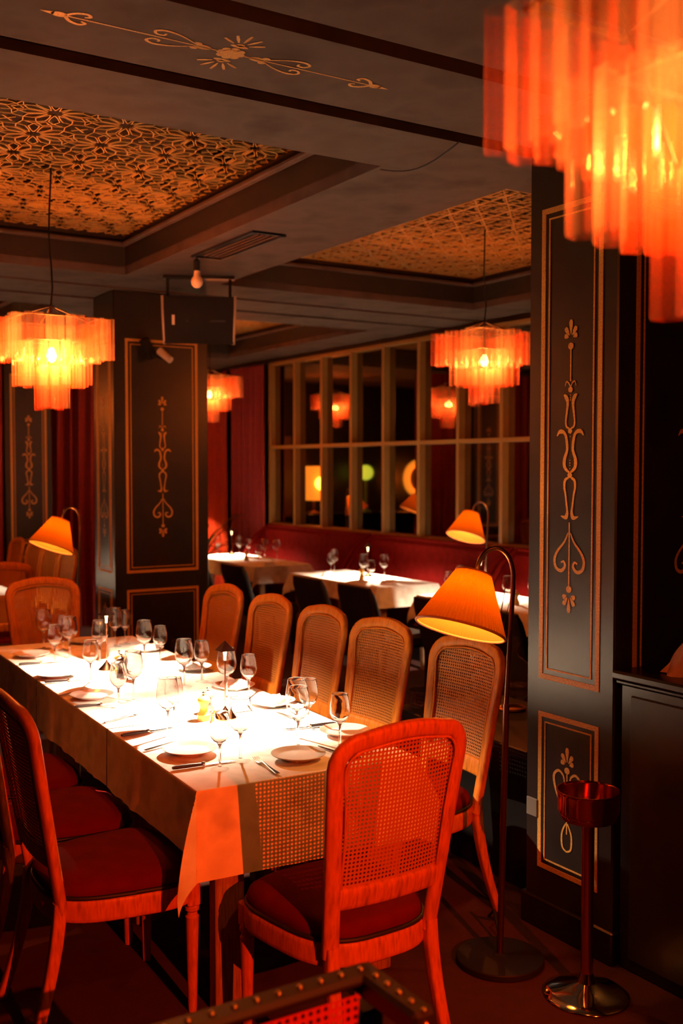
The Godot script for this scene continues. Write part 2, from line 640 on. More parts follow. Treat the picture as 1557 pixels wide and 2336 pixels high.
func beam_ornament() -> ArrayMesh:
	var mb := MB.new()
	# local x along the beam, y across it; turned to face down
	var xf := Transform3D(Basis(Vector3.RIGHT, Vector3(0, 0, -1), Vector3(0, -1, 0)), Vector3.ZERO)
	xf.basis = Basis(Vector3(1, 0, 0), Vector3(0, 0, 1), Vector3(0, -1, 0))
	var th := 0.0015
	for s in [-1.0, 1.0]:
		mb.stroke([Vector2(s * 0.04, 0), Vector2(s * 0.53, 0)], [0.006], th, xf)
		# bell flower beside the centre
		mb.blob(Vector2(s * 0.095, 0), 0.028, 0.017, 0, th, xf)
		mb.blob(Vector2(s * 0.118, 0.018), 0.013, 0.010, 0, th, xf)
		mb.blob(Vector2(s * 0.118, -0.018), 0.013, 0.010, 0, th, xf)
		for t in [-1.0, 1.0]:
			mb.stroke(curl([Vector2(s * 0.12, t * 0.008), Vector2(s * 0.18, t * 0.042), Vector2(s * 0.235, t * 0.055), Vector2(s * 0.265, t * 0.040), Vector2(s * 0.255, t * 0.020), Vector2(s * 0.232, t * 0.020), Vector2(s * 0.230, t * 0.034)]), [0.004, 0.011, 0.009, 0.008], th, xf)
			mb.stroke(curl([Vector2(s * 0.525, t * 0.006), Vector2(s * 0.505, t * 0.030), Vector2(s * 0.475, t * 0.040), Vector2(s * 0.460, t * 0.025), Vector2(s * 0.475, t * 0.016)]), [0.012, 0.012, 0.007], th, xf)
		mb.blob(Vector2(s * 0.545, 0), 0.024, 0.017, 0, th, xf)
		mb.stroke([Vector2(s * 0.56, 0), Vector2(s * 0.60, 0)], [0.022, 0.001], th, xf)
		# fans across the beam
		var y0: float = s
		mb.blob(Vector2(0, y0 * 0.062), 0.030, 0.010, 0, th, xf)
		mb.blob(Vector2(0, y0 * 0.072), 0.014, 0.010, 0, th, xf)
		for k in 5:
			var a: float = (k - 2) * 0.52
			var dir := Vector2(sin(a), cos(a) * y0)
			var o := Vector2(0, y0 * 0.062)
			mb.stroke([o + dir * 0.030, o + dir * 0.055, o + dir * (0.088 - 0.004 * absf(k - 2))], [0.004, 0.011, 0.008], th, xf)
	for k in 8:
		var a := TAU * k / 8
		mb.blob(Vector2(cos(a), sin(a)) * 0.032, 0.016, 0.016, a, th, xf, 10)
	mb.blob(Vector2.ZERO, 0.030, 0.030, 0, th + 0.0008, xf)
	return mb.commit()

# upright ornament of the pillars; x in [-0.08, 0.08], y is the height above the floor
func pillar_ornament() -> ArrayMesh:
	var mb := MB.new()
	var th := 0.002
	var P := func(x: float, y: float) -> Vector2: return Vector2(x * 0.00062, 2.281 - (y - 997.0) * 0.00044)
	for up in [true, false]:
		var c: Vector2 = P.call(0, 1150) if up else P.call(0, 3262)
		var sg := 1.0 if up else -1.0
		for k in 5:
			var a: float = (k - 2) * 0.62
			var dir := Vector2(sin(a), sg * cos(a))
			var l: float = [0.034, 0.048, 0.066, 0.048, 0.034][k]
			mb.stroke([c + dir * 0.012, c + dir * (l * 0.6), c + dir * (l * 0.85), c + dir * l], [0.003, 0.015, 0.019, 0.010], th)
		mb.blob(P.call(0, 1215) if up else P.call(0, 3217), 0.014, 0.0125, 0, th)
	mb.stroke([P.call(0, 1235), P.call(0, 1500)], [0.006], th)
	mb.blob(P.call(0, 1570), 0.0115, 0.0105, 0, th)
	mb.blob(P.call(0, 1908), 0.0115, 0.0115, 0, th, Transform3D(), 5)
	mb.blob(P.call(0, 2272), 0.0125, 0.0115, 0, th, Transform3D(), 6)
	for y in [1615, 1636, 1655, 1955, 2150, 2172, 2192, 2220]:
		mb.blob(P.call(0, y), 0.0025, 0.0025, 0, th, Transform3D(), 6)
	for s in [-1.0, 1.0]:
		var q := func(a: Array) -> Array:
			var out := []
			for p in a:
				out.append(P.call(p[0] * s, p[1]))
			return curl(out)
		mb.stroke(q.call([[2, 1545], [16, 1515], [34, 1503], [44, 1540]]), [0.004, 0.006, 0.003], th)
		mb.stroke(q.call([[55, 1612], [38, 1625], [22, 1675], [30, 1770], [36, 1835], [28, 1875], [8, 1886]]), [0.004, 0.018, 0.011, 0.008, 0.008, 0.006], th)
		mb.stroke(q.call([[108, 1948], [88, 1915], [58, 1915], [36, 1945], [25, 2010], [24, 2070], [44, 2140], [44, 2200], [22, 2235], [4, 2246]]), [0.004, 0.016, 0.012, 0.013, 0.012, 0.016, 0.012, 0.006], th)
		mb.stroke(q.call([[10, 2292], [38, 2315], [44, 2370], [34, 2430], [24, 2520], [18, 2580], [32, 2622], [72, 2610]]), [0.008, 0.012, 0.010, 0.008, 0.010, 0.018, 0.002], th)
		mb.stroke(q.call([[10, 2750], [40, 2825], [95, 2905], [120, 2975], [108, 3045], [66, 3068], [34, 3030], [44, 2990], [68, 3000]]), [0.005, 0.009, 0.012, 0.013, 0.013, 0.009, 0.006], th)
	mb.stroke([P.call(0, 2662), P.call(0, 3200)], [0.006], th)
	return mb.commit()

func low_ornament() -> ArrayMesh:
	var mb := MB.new()
	var th := 0.002
	var c := Vector2(0, 0.655)
	for k in 5:
		var a: float = (k - 2) * 0.62
		var dir := Vector2(sin(a), cos(a))
		var l: float = [0.034, 0.048, 0.066, 0.048, 0.034][k]
		mb.stroke([c + dir * 0.012, c + dir * (l * 0.6), c + dir * (l * 0.85), c + dir * l], [0.003, 0.015, 0.019, 0.010], th)
	mb.blob(Vector2(0, 0.636), 0.014, 0.0125, 0, th)
	mb.stroke([Vector2(0, 0.625), Vector2(0, 0.40)], [0.006], th)
	for s in [-1.0, 1.0]:
		mb.stroke(curl([Vector2(s * 0.012, 0.585), Vector2(s * 0.020, 0.615), Vector2(s * 0.045, 0.628), Vector2(s * 0.068, 0.605), Vector2(s * 0.060, 0.56), Vector2(s * 0.03, 0.50), Vector2(s * 0.006, 0.45)]), [0.006, 0.009, 0.012, 0.010, 0.005], th)
		mb.stroke(curl([Vector2(s * 0.004, 0.44), Vector2(s * 0.024, 0.40), Vector2(s * 0.022, 0.35), Vector2(s * 0.0, 0.335)]), [0.006, 0.009, 0.006], th)
	return mb.commit()

func frame_mesh(hw: float, y0: float, y1: float, w: float) -> ArrayMesh:   # mitred rectangle of painted strips in the xy plane
	var mb := MB.new()
	var o := [Vector2(-hw, y0), Vector2(hw, y0), Vector2(hw, y1), Vector2(-hw, y1)]
	var i := [Vector2(-hw + w, y0 + w), Vector2(hw - w, y0 + w), Vector2(hw - w, y1 - w), Vector2(-hw + w, y1 - w)]
	for k in 4:
		var n := (k + 1) % 4
		mb.prism(PackedVector2Array([o[k], o[n], i[n], i[k]]), 0.0, 0.003)
	return mb.commit()

func decorate(parent: Node3D, xf: Transform3D, hw: float, low := true, low_mark := true) -> void:
	var specs := [["gold_border", 0.955, 2.70, 0.0, 0.020], ["gold_line", 0.955, 2.70, 0.038, 0.006]]
	if low:
		specs += [["gold_border", 0.235, 0.83, 0.0, 0.018], ["gold_line", 0.235, 0.83, 0.034, 0.005]]
	for s in specs:
		var p := part(parent, s[0], frame_mesh(hw - s[3], s[1] + s[3], s[2] - s[3], s[4]), M.gold_paint)
		p.transform = xf
	var o := part(parent, "painted_ornament", M.ornament_mesh, M.gold_paint, "gold palmette and lyre scroll")
	o.transform = xf
	if low and low_mark:
		o = part(parent, "painted_ornament", M.low_ornament_mesh, M.gold_paint, "small gold palmette")
		o.transform = xf

func make_pillars() -> void:
	M.ornament_mesh = pillar_ornament()
	M.low_ornament_mesh = low_ornament()
	for k in 2:
		var zf: float = [-2.596, -7.529][k]
		var p := struct("pillar", Vector3(3.1225, 0, zf - 0.2225))
		var mb := MB.new()
		mb.box(Vector3(0, SOFFIT * 0.5, 0), Vector3(0.757, SOFFIT, 0.445), Basis(), 0.006)
		part(p, "shaft", mb.commit(), M.lacquer)
		decorate(p, Transform3D(Basis(Vector3(0, 0, 1), Vector3.UP, Vector3(-1, 0, 0)), Vector3(-0.3786, 0, 0)), 0.154)
		decorate(p, Transform3D(Basis(), Vector3(0, 0, 0.2226)), 0.29, true, k == 0)
		mb = MB.new()
		mb.box(Vector3(0, 0.06, 0), Vector3(0.785, 0.12, 0.473), Basis(), 0.006)
		part(p, "plinth", mb.commit(), M.black_lacquer)
	# slim pilaster on the far side of the second table
	var q := struct("pillar", Vector3(3.09, 0, -11.1))
	var b := MB.new()
	b.box(Vector3(0, SOFFIT * 0.5, 0), Vector3(0.48, SOFFIT, 0.2), Basis(), 0.006)
	part(q, "shaft", b.commit(), M.lacquer)
	decorate(q, Transform3D(Basis(), Vector3(0, 0, 0.1006)), 0.185)
	# pilaster row towards the hidden side
	b = MB.new()
	b.box(Vector3(0.4, SOFFIT * 0.5, -11.25), Vector3(4.9, SOFFIT, 0.1))
	part(struct("wall_partition"), "panelling", b.commit(), M.lacquer)

# ---------------------------------------------------------------- cane chair (front towards -z)
func back_point(s: float, h: float) -> Vector3:
	return Vector3(s, h, 0.205 + (h - 0.42) * 0.175 - 0.55 * s * s)

func back_outline() -> Array:   # centre line of the back frame, (s, h)
	var pts := []
	for k in 7:
		var t := k / 6.0
		pts.append(Vector2(-lerpf(0.172, 0.212, t), lerpf(0.40, 0.945, t)))
	for k in range(1, 7):
		var a := PI - k * (PI / 2) / 6.0
		pts.append(Vector2(-0.140 + 0.072 * cos(a), 0.945 + 0.075 * sin(a)))
	for k in range(1, 6):
		var x := -0.137 + 0.274 * k / 5.0
		pts.append(Vector2(x, 1.020 + 0.018 * (1.0 - pow(x / 0.137, 2))))
	var m := pts.duplicate()
	m.pop_back()
	m.reverse()
	# mirror: the top is symmetric, rebuild the right side from the left one
	var left := pts.slice(0, 13)
	var top := []
	for k in range(1, 8):
		var x := -0.137 + 0.274 * k / 8.0
		top.append(Vector2(x, 1.020 + 0.018 * (1.0 - pow(x / 0.137, 2))))
	var right := []
	for p in left:
		right.append(Vector2(-p.x, p.y))
	right.reverse()
	return left + top + right

func seat_outline(n: int, grow := 0.0) -> Array:
	var out := []
	for k in n:
		var a := TAU * k / n
		var cx := signf(cos(a)) * pow(absf(cos(a)), 0.60)
		var cz := signf(sin(a)) * pow(absf(sin(a)), 0.60)
		out.append(Vector2(cx * (0.224 - 0.030 * cz + grow), -0.030 + cz * (0.235 + grow)))
	return out

func cane_mesh(poly: PackedVector2Array, at: Callable, x0: float, x1: float, y0: float, y1: float, p: float) -> ArrayMesh:
	var mb := MB.new()
	var nx := int((x1 - x0) / p)
	var ny := int((y1 - y0) / p)
	for i in nx:
		for j in ny:
			var c := Vector2(x0 + (i + 0.5) * p, y0 + (j + 0.5) * p)
			if not Geometry2D.is_point_in_polygon(c, poly):
				continue
			var s := mb.v.size()
			for lay in [-0.0009, 0.0009]:
				for k in 8:
					var a := TAU * k / 8
					var o := Vector2(cos(a), sin(a))
					var sq := o / maxf(absf(o.x), absf(o.y)) * p * 0.5
					var q: Vector2 = c + sq
					mb.v.append(at.call(q.x, q.y) + Vector3(0, 0, lay))
				for k in 8:
					var a := TAU * k / 8
					var q: Vector2 = c + Vector2(cos(a), sin(a)) * p * 0.315
					mb.v.append(at.call(q.x, q.y) + Vector3(0, 0, lay))
			for k in 8:
				var n := (k + 1) % 8
				# front sheet (towards +z) is the second layer
				var f := s + 16
				mb.tri(f + k, f + n, f + 8 + n)
				mb.tri(f + k, f + 8 + n, f + 8 + k)
				mb.tri(s + k, s + 8 + n, s + n)
				mb.tri(s + k, s + 8 + k, s + 8 + n)
	return mb.commit()

func make_chair() -> Node3D:
	var t := thing("cane_chair", "", "chair")
	# back frame
	var ol := back_outline()
	var path := []
	var sides := []
	var ups := []
	for k in ol.size():
		path.append(back_point(ol[k].x, ol[k].y))
	for k in path.size():
		var tg: Vector3 = (path[mini(k + 1, path.size() - 1)] - path[maxi(k - 1, 0)]).normalized()
		var nrm := Vector3(1.1 * ol[k].x, -0.20, 1.0).normalized()
		nrm = (nrm - tg * nrm.dot(tg)).normalized()
		ups.append(nrm)
		sides.append(nrm.cross(tg).normalized())
	var mb := MB.new()
	mb.sweep(path, sides, ups, [0.0245], [0.0165], 14, 2.7)
	var frame := part(t, "backrest_frame", mb.commit(), M.chair_wood)
	# inner moulding on both faces
	var poly := PackedVector2Array()
	for p in ol:
		poly.append(Vector2(p.x, maxf(p.y, 0.56)))
	mb = MB.new()
	for sg in [-1.0, 1.0]:
		var inner := []
		for k in range(2, ol.size() - 2):
			var q: Vector2 = ol[k]
			var dir := Vector2(q.x, q.y - 0.80)
			q = q - dir.normalized() * 0.028
			q.y = maxf(q.y, 0.60)
			inner.append(back_point(q.x, q.y) + Vector3(0, 0, sg * 0.010))
		mb.tube(inner, 0.0045, 6)
	part(frame, "bead_moulding", mb.commit(), M.chair_wood)
	# lower rail
	mb = MB.new()
	path = []
	sides = []
	ups = []
	for k in 9:
		var x := lerpf(-0.172, 0.172, k / 8.0)
		path.append(back_point(x, 0.568))
		sides.append(Vector3(0, 0.98, 0.196))
		ups.append(Vector3(1.1 * x, -0.196, 0.98).normalized())
	mb.sweep(path, sides, ups, [0.034], [0.013], 12, 3.2)
	part(t, "lower_rail", mb.commit(), M.chair_wood)
	part(frame, "cane_panel", cane_mesh(poly, back_point, -0.21, 0.21, 0.58, 1.03, 0.0122), M.cane, "woven cane with open octagonal holes")
	# seat
	var so := seat_outline(40)
	mb = MB.new()
	path = []
	sides = []
	ups = []
	for k in so.size():
		path.append(Vector3(so[k].x, 0.395, so[k].y))
		var pv: Vector2 = so[(k + 39) % 40]
		var nx: Vector2 = so[(k + 1) % 40]
		var tg := Vector3(nx.x - pv.x, 0, nx.y - pv.y).normalized()
		sides.append(tg.cross(Vector3.UP))
		ups.append(Vector3.UP)
	mb.sweep(path, sides, ups, [0.014], [0.036], 12, 4.0, true)
	part(t, "seat_rail", mb.commit(), M.chair_wood)
	mb = MB.new()
	path = []
	for q in seat_outline(40, 0.006):
		path.append(Vector3(q.x, 0.436, q.y))
	mb.tube(path, 0.007, 7, true)
	part(t, "piping", mb.commit(), M.piping, "black piped edge of the seat")
	mb = MB.new()
	var rows := []
	for r in [[0.90, 0.385], [0.995, 0.430], [1.02, 0.452], [0.99, 0.472], [0.90, 0.487], [0.72, 0.499], [0.45, 0.507], [0.2, 0.510], [0.01, 0.511]]:
		var row := PackedVector3Array()
		for q in so:
			row.append(Vector3(q.x * r[0], r[1], -0.030 + (q.y + 0.030) * r[0]))
		row.reverse()
		rows.append(row)
	mb.sheet(rows, true)
	var under := []
	for q in so:
		under.append(Vector3(q.x * 0.90, 0.385, -0.030 + (q.y + 0.030) * 0.90))
	mb.face(under)
	part(t, "seat_cushion", mb.commit(), M.velvet, "red velvet seat cushion")
	# legs
	mb = MB.new()
	mb.box(Vector3(0, 0.385, 0), Vector3(0.044, 0.075, 0.044), Basis(), 0.005)
	mb.lathe([Vector2(0.001, 0.0), Vector2(0.013, 0.0), Vector2(0.0145, 0.02), Vector2(0.0185, 0.18), Vector2(0.0215, 0.305), Vector2(0.0225, 0.312), Vector2(0.0175, 0.318), Vector2(0.017, 0.328), Vector2(0.023, 0.334), Vector2(0.0235, 0.344), Vector2(0.019, 0.349)], 16)
	var front := mb.commit()
	for s in [-1.0, 1.0]:
		part(t, "leg", front, M.chair_wood).position = Vector3(s * 0.207, 0, -0.225)
	for s in [-1.0, 1.0]:
		mb = MB.new()
		path = []
		sides = []
		ups = []
		for k in 8:
			var f := k / 7.0
			path.append(Vector3(s * (0.172 + 0.022 * pow(1.0 - f, 1.6)), 0.43 * f, 0.200 + 0.085 * pow(1.0 - f, 1.7) - 0.010 * f))
			sides.append(Vector3.RIGHT)
			ups.append(Vector3(0, 0, 1))
		mb.sweep(path, sides, ups, [0.0165, 0.018, 0.0185, 0.019, 0.0195, 0.020, 0.0205, 0.0205], [0.016, 0.0165, 0.017, 0.018, 0.019, 0.020, 0.020, 0.020], 12, 4.0)
		part(t, "leg", mb.commit(), M.chair_wood)
	return t

func make_black_chair() -> Node3D:
	var t := thing("leather_chair", "", "chair")
	var mb := MB.new()
	var rows := []
	for k in 13:
		var a := TAU * k / 12.0
		pass
	# padded back: a bent slab with rounded rim
	var path := []
	var sides := []
	var ups := []
	for k in 9:
		var f := k / 8.0
		path.append(Vector3(0, lerpf(0.40, 0.85, f), 0.21 + 0.10 * f + 0.03 * f * f))
		sides.append(Vector3.RIGHT)
		ups.append(Vector3(0, -0.22, 1).normalized())
	mb.sweep(path, sides, ups, [0.235, 0.235, 0.24, 0.24, 0.24, 0.24, 0.24, 0.236, 0.222], [0.034, 0.034, 0.034, 0.034, 0.034, 0.034, 0.034, 0.032, 0.016], 20, 5.0)
	part(t, "backrest", mb.commit(), M.black_leather)
	mb = MB.new()
	mb.box(Vector3(0, 0.425, -0.01), Vector3(0.48, 0.11, 0.48), Basis(), 0.03)
	part(t, "seat", mb.commit(), M.black_leather)
	mb = MB.new()
	mb.tube([Vector3(0, 0.38, 0), Vector3(0, 0.0, 0)], [0.022, 0.014], 10)
	var leg := mb.commit()
	for x in [-0.2, 0.2]:
		for z in [-0.2, 0.2]:
			part(t, "leg", leg, M.black_metal).position = Vector3(x, 0, z)
	return t

# ---------------------------------------------------------------- tables
func make_table(called: String, label: String, size: Vector3, at: Vector3, turn: float, leg_w: Vector2) -> Node3D:
	var t := thing(called, label, "table", at, turn)
	var mb := MB.new()
	mb.box(Vector3(0, size.y - 0.018, 0), Vector3(size.x, 0.03, size.z), Basis(), 0.004)
	part(t, "tabletop", mb.commit(), M.rough_wood)
	mb = MB.new()
	mb.box(Vector3(0, (size.y - 0.033) * 0.5, 0), Vector3(leg_w.x, size.y - 0.033, leg_w.y), Basis(), 0.004)
	var leg := mb.commit()
	for x in [-1.0, 1.0]:
		for z in [-1.0, 1.0]:
			part(t, "leg", leg, M.rough_wood).position = Vector3(x * (size.x * 0.5 - leg_w.x * 0.5 - 0.07), 0, z * (size.z * 0.5 - leg_w.y * 0.5 - 0.03))
	return t

# cloth on a table top of w by d at height y; overhangs: left, right, near, far
func cloth_mesh(w: float, d: float, y: float, hang: Array, sd: int) -> ArrayMesh:
	var f := FastNoiseLite.new()
	f.seed = sd
	f.frequency = 2.3
	var us := []
	var ws := []
	for pass_ in 2:
		var span := w if pass_ == 0 else d
		var lo: float = hang[0] if pass_ == 0 else hang[3]
		var hi: float = hang[1] if pass_ == 0 else hang[2]
		var out := []
		if lo > 0:
			var n := int(ceil(lo / 0.016))
			for k in n:
				out.append(-span * 0.5 - lo * (1.0 - float(k) / n))
			for k in 3:
				out.append(-span * 0.5 - 0.012 * (1.0 - (k + 1) / 4.0))
		var m := int(ceil(span / 0.045))
		for k in m + 1:
			out.append(-span * 0.5 + span * k / m)
		if hi > 0:
			for k in 3:
				out.append(span * 0.5 + 0.012 * (k + 1) / 4.0)
			var n := int(ceil(hi / 0.016))
			for k in n:
				out.append(span * 0.5 + 0.012 + (hi - 0.012) * (k + 1) / n)
		out.sort()
		if pass_ == 0:
			us = out
		else:
			ws = out
	var rows := []
	for ww in ws:
		var row := PackedVector3Array()
		for u in us:
			var du := maxf(absf(u) - w * 0.5, 0.0)
			var dw := maxf(absf(ww) - d * 0.5, 0.0)
			var sx := signf(u)
			var sz := signf(ww)
			var p := Vector3(clampf(u, -w * 0.5, w * 0.5), y + 0.0007 * f.get_noise_2d(u * 2, ww * 2), clampf(ww, -d * 0.5, d * 0.5))
			if du > 0.0 and dw > 0.0:
				var r := sqrt(du * du + dw * dw)
				var phi := atan2(dw, du)
				var rmax := sqrt(pow(hang[0 if sx < 0 else 1], 2) + pow(hang[3 if sz < 0 else 2], 2))
				var bulge := r * 0.46 * pow(sin(2.0 * phi), 1.3) * (1.0 - 0.45 * pow(r / rmax, 2.0))
				var skew := r * 0.10 * sin(2.0 * phi) * cos(phi)
				p += Vector3(sx * 0.707, 0, sz * 0.707) * (bulge + 0.004) + Vector3(sx, 0, 0) * skew
				p.y = y - sqrt(maxf(r * r - bulge * bulge, 0.0))
			elif du > 0.0 or dw > 0.0:
				var r := du + dw
				var along: float = ww if du > 0.0 else u
				var edge := d * 0.5 if du > 0.0 else w * 0.5
				var fade := clampf((edge - absf(along)) / 0.12, 0.0, 1.0)
				var o := 0.004 * clampf(r / 0.012, 0, 1) + 0.02 * r * (1.0 + f.get_noise_2d(along * 1.7, 9.0 + sx)) * 1.0 + 0.10 * r * fade * maxf(0.0, f.get_noise_2d(along * 2.6, 3.0 + sz)) * 1.2
				p.y = y - (r if r > 0.012 else r * r / 0.018)
				if r > 0.012:
					p.y = y - 0.008 - (r - 0.012)
				if du > 0.0:
					p.x += sx * o
				else:
					p.z += sz * o
			row.append(p)
		row.reverse()
		rows.append(row)
	rows.reverse()
	var mb := MB.new()
	mb.sheet(rows)
	# make sure that the top faces up
	var up := (mb.v[mb.ix[1]] - mb.v[mb.ix[0]]).cross(mb.v[mb.ix[2]] - mb.v[mb.ix[0]])
	var mid := int(rows.size() / 2.0) * us.size() + int(us.size() / 2.0)
	up = (mb.v[mid + 1] - mb.v[mid]).cross(mb.v[mid + 1 + us.size()] - mb.v[mid])
	if up.y < 0:
		for k in range(0, mb.ix.size(), 3):
			var sw := mb.ix[k + 1]
			mb.ix[k + 1] = mb.ix[k + 2]
			mb.ix[k + 2] = sw
	return mb.commit()

# ---------------------------------------------------------------- table ware
func make_glass(big: bool) -> Node3D:
	var t := thing("wine_glass", "", "wine glass")
	var k := 1.0 if big else 0.9
	var h := 0.100 if big else 0.088    # stem top
	var mb := MB.new()
	mb.lathe([Vector2(0.0345 * k, 0.0003), Vector2(0.035 * k, 0.0015), Vector2(0.030 * k, 0.0028), Vector2(0.014, 0.0055), Vector2(0.0062, 0.0115)], 28)
	part(t, "foot", mb.commit(), M.clear_glass)
	mb = MB.new()
	mb.lathe([Vector2(0.0005, 0.009), Vector2(0.0058, 0.0095), Vector2(0.0058, 0.012), Vector2(0.0042, 0.022), Vector2(0.0038, h * 0.6), Vector2(0.0042, h * 0.88), Vector2(0.012, h + 0.0025), Vector2(0.024 * k, h + 0.0085), Vector2(0.0225 * k, h + 0.0092), Vector2(0.010, h + 0.0058), Vector2(0.001, h + 0.0050)], 24)
	part(t, "stem", mb.commit(), M.solid_glass)
	mb = MB.new()
	var prof := []
	var top := 0.118 if big else 0.104
	for r in [[0.05, 0.0], [0.30, 0.03], [0.58, 0.09], [0.80, 0.18], [0.95, 0.30], [1.0, 0.42], [0.985, 0.55], [0.93, 0.70], [0.86, 0.85], [0.79, 1.0]]:
		prof.append(Vector2(r[0] * (0.0425 if big else 0.0365), h + r[1] * top))
	var wall := prof.duplicate()
	for i in range(prof.size() - 1, -1, -1):
		wall.append(Vector2(maxf(0.0006, prof[i].x - 0.0011), prof[i].y + (0.0012 if i < 4 else 0.0)))
	mb.lathe(wall, 32)
	part(t, "bowl", mb.commit(), M.solid_glass)
	mb = MB.new()
	var ring := []
	for i in 28:
		var a := TAU * i / 28
		var rr: float = prof[9].x
		ring.append(Vector3(rr * cos(a), prof[9].y, rr * sin(a)))
	mb.tube(ring, 0.0009, 5, true)
	part(t, "rim", mb.commit(), M.solid_glass)
	return t

func make_plate() -> Node3D:
	var t := thing("plate", "", "plate")
	var mb := MB.new()
	mb.lathe([Vector2(0.001, 0.002), Vector2(0.055, 0.002), Vector2(0.058, 0.005), Vector2(0.092, 0.017), Vector2(0.0955, 0.0195), Vector2(0.095, 0.021), Vector2(0.091, 0.0205), Vector2(0.072, 0.012), Vector2(0.062, 0.0085), Vector2(0.001, 0.008)], 44)
	part(t, "dish", mb.commit(), M.porcelain)
	mb = MB.new()
	mb.lathe([Vector2(0.044, 0.003), Vector2(0.044, 0.0), Vector2(0.05, 0.0), Vector2(0.05, 0.003)], 32)
	part(t, "foot_ring", mb.commit(), M.porcelain)
	return t

func make_fork() -> Node3D:   # lies along -z from its handle end
	var t := thing("fork", "", "fork")
	var mb := MB.new()
	mb.sweep([Vector3(0, 0.004, 0), Vector3(0, 0.005, -0.03), Vector3(0, 0.007, -0.09), Vector3(0, 0.009, -0.125), Vector3(0, 0.007, -0.14)], [Vector3.RIGHT, Vector3.RIGHT, Vector3.RIGHT, Vector3.RIGHT, Vector3.RIGHT], [Vector3.UP, Vector3.UP, Vector3.UP, Vector3.UP, Vector3.UP], [0.0085, 0.0085, 0.005, 0.004, 0.006], [0.0016], 8, 2.5)
	part(t, "handle", mb.commit(), M.steel)
	mb = MB.new()
	mb.sweep([Vector3(0, 0.007, -0.138), Vector3(0, 0.004, -0.15), Vector3(0, 0.003, -0.162)], [Vector3.RIGHT, Vector3.RIGHT, Vector3.RIGHT], [Vector3.UP, Vector3.UP, Vector3.UP], [0.006, 0.0115, 0.012], [0.0012], 8, 3.0)
	for k in 4:
		var x := -0.0098 + 0.00653 * k
		mb.sweep([Vector3(x, 0.003, -0.160), Vector3(x, 0.004, -0.185), Vector3(x * 0.95, 0.009, -0.205)], [Vector3.RIGHT, Vector3.RIGHT, Vector3.RIGHT], [Vector3.UP, Vector3.UP, Vector3.UP], [0.0019, 0.0018, 0.0009], [0.001], 6)
	part(t, "tines", mb.commit(), M.steel)
	return t

func make_knife() -> Node3D:
	var t := thing("knife", "", "knife")
	var mb := MB.new()
	mb.sweep([Vector3(0, 0.006, 0), Vector3(0, 0.007, -0.01), Vector3(0, 0.007, -0.06), Vector3(0, 0.006, -0.105)], [Vector3.RIGHT, Vector3.RIGHT, Vector3.RIGHT, Vector3.RIGHT], [Vector3.UP, Vector3.UP, Vector3.UP, Vector3.UP], [0.007, 0.0095, 0.0085, 0.0065], [0.004, 0.006, 0.006, 0.005], 10, 3.0)
	part(t, "handle", mb.commit(), M.bottle_leather, "dark riveted handle")
	mb = MB.new()
	mb.lathe([Vector2(0.0001, 0.0), Vector2(0.0075, 0.0), Vector2(0.0075, 0.008), Vector2(0.0001, 0.008)], 12, Vector3(0, 0.0065, -0.104), Basis(Vector3.RIGHT, -PI / 2))
	part(t, "bolster", mb.commit(), M.steel)
	mb = MB.new()
	mb.prism(PackedVector2Array([Vector2(-0.006, 0.110), Vector2(-0.0095, 0.13), Vector2(-0.009, 0.19), Vector2(-0.002, 0.222), Vector2(0.003, 0.226), Vector2(0.006, 0.20), Vector2(0.006, 0.110)]), 0.0015, 0.0032, Transform3D(Basis(Vector3.RIGHT, -PI / 2), Vector3.ZERO))
	part(t, "blade", mb.commit(), M.steel)
	return t

func make_mill(body: Material) -> Node3D:
	var t := thing("pepper_mill", "", "pepper mill")
	var mb := MB.new()
	mb.lathe([Vector2(0.001, 0.0), Vector2(0.0265, 0.0), Vector2(0.027, 0.002), Vector2(0.0265, 0.024), Vector2(0.0235, 0.027), Vector2(0.0175, 0.040), Vector2(0.0155, 0.052), Vector2(0.0185, 0.064), Vector2(0.0235, 0.071), Vector2(0.0235, 0.073), Vector2(0.001, 0.073)], 28)
	part(t, "body", mb.commit(), body)
	mb = MB.new()
	mb.lathe([Vector2(0.001, 0.074), Vector2(0.0245, 0.074), Vector2(0.0255, 0.077), Vector2(0.0245, 0.084), Vector2(0.019, 0.093), Vector2(0.010, 0.098), Vector2(0.001, 0.0995)], 28)
	part(t, "head", mb.commit(), body)
	mb = MB.new()
	mb.lathe([Vector2(0.0005, 0.099), Vector2(0.004, 0.099), Vector2(0.0035, 0.103), Vector2(0.0065, 0.107), Vector2(0.0065, 0.110), Vector2(0.0035, 0.114), Vector2(0.0003, 0.1145)], 14)
	part(t, "knob", mb.commit(), M.steel)
	return t

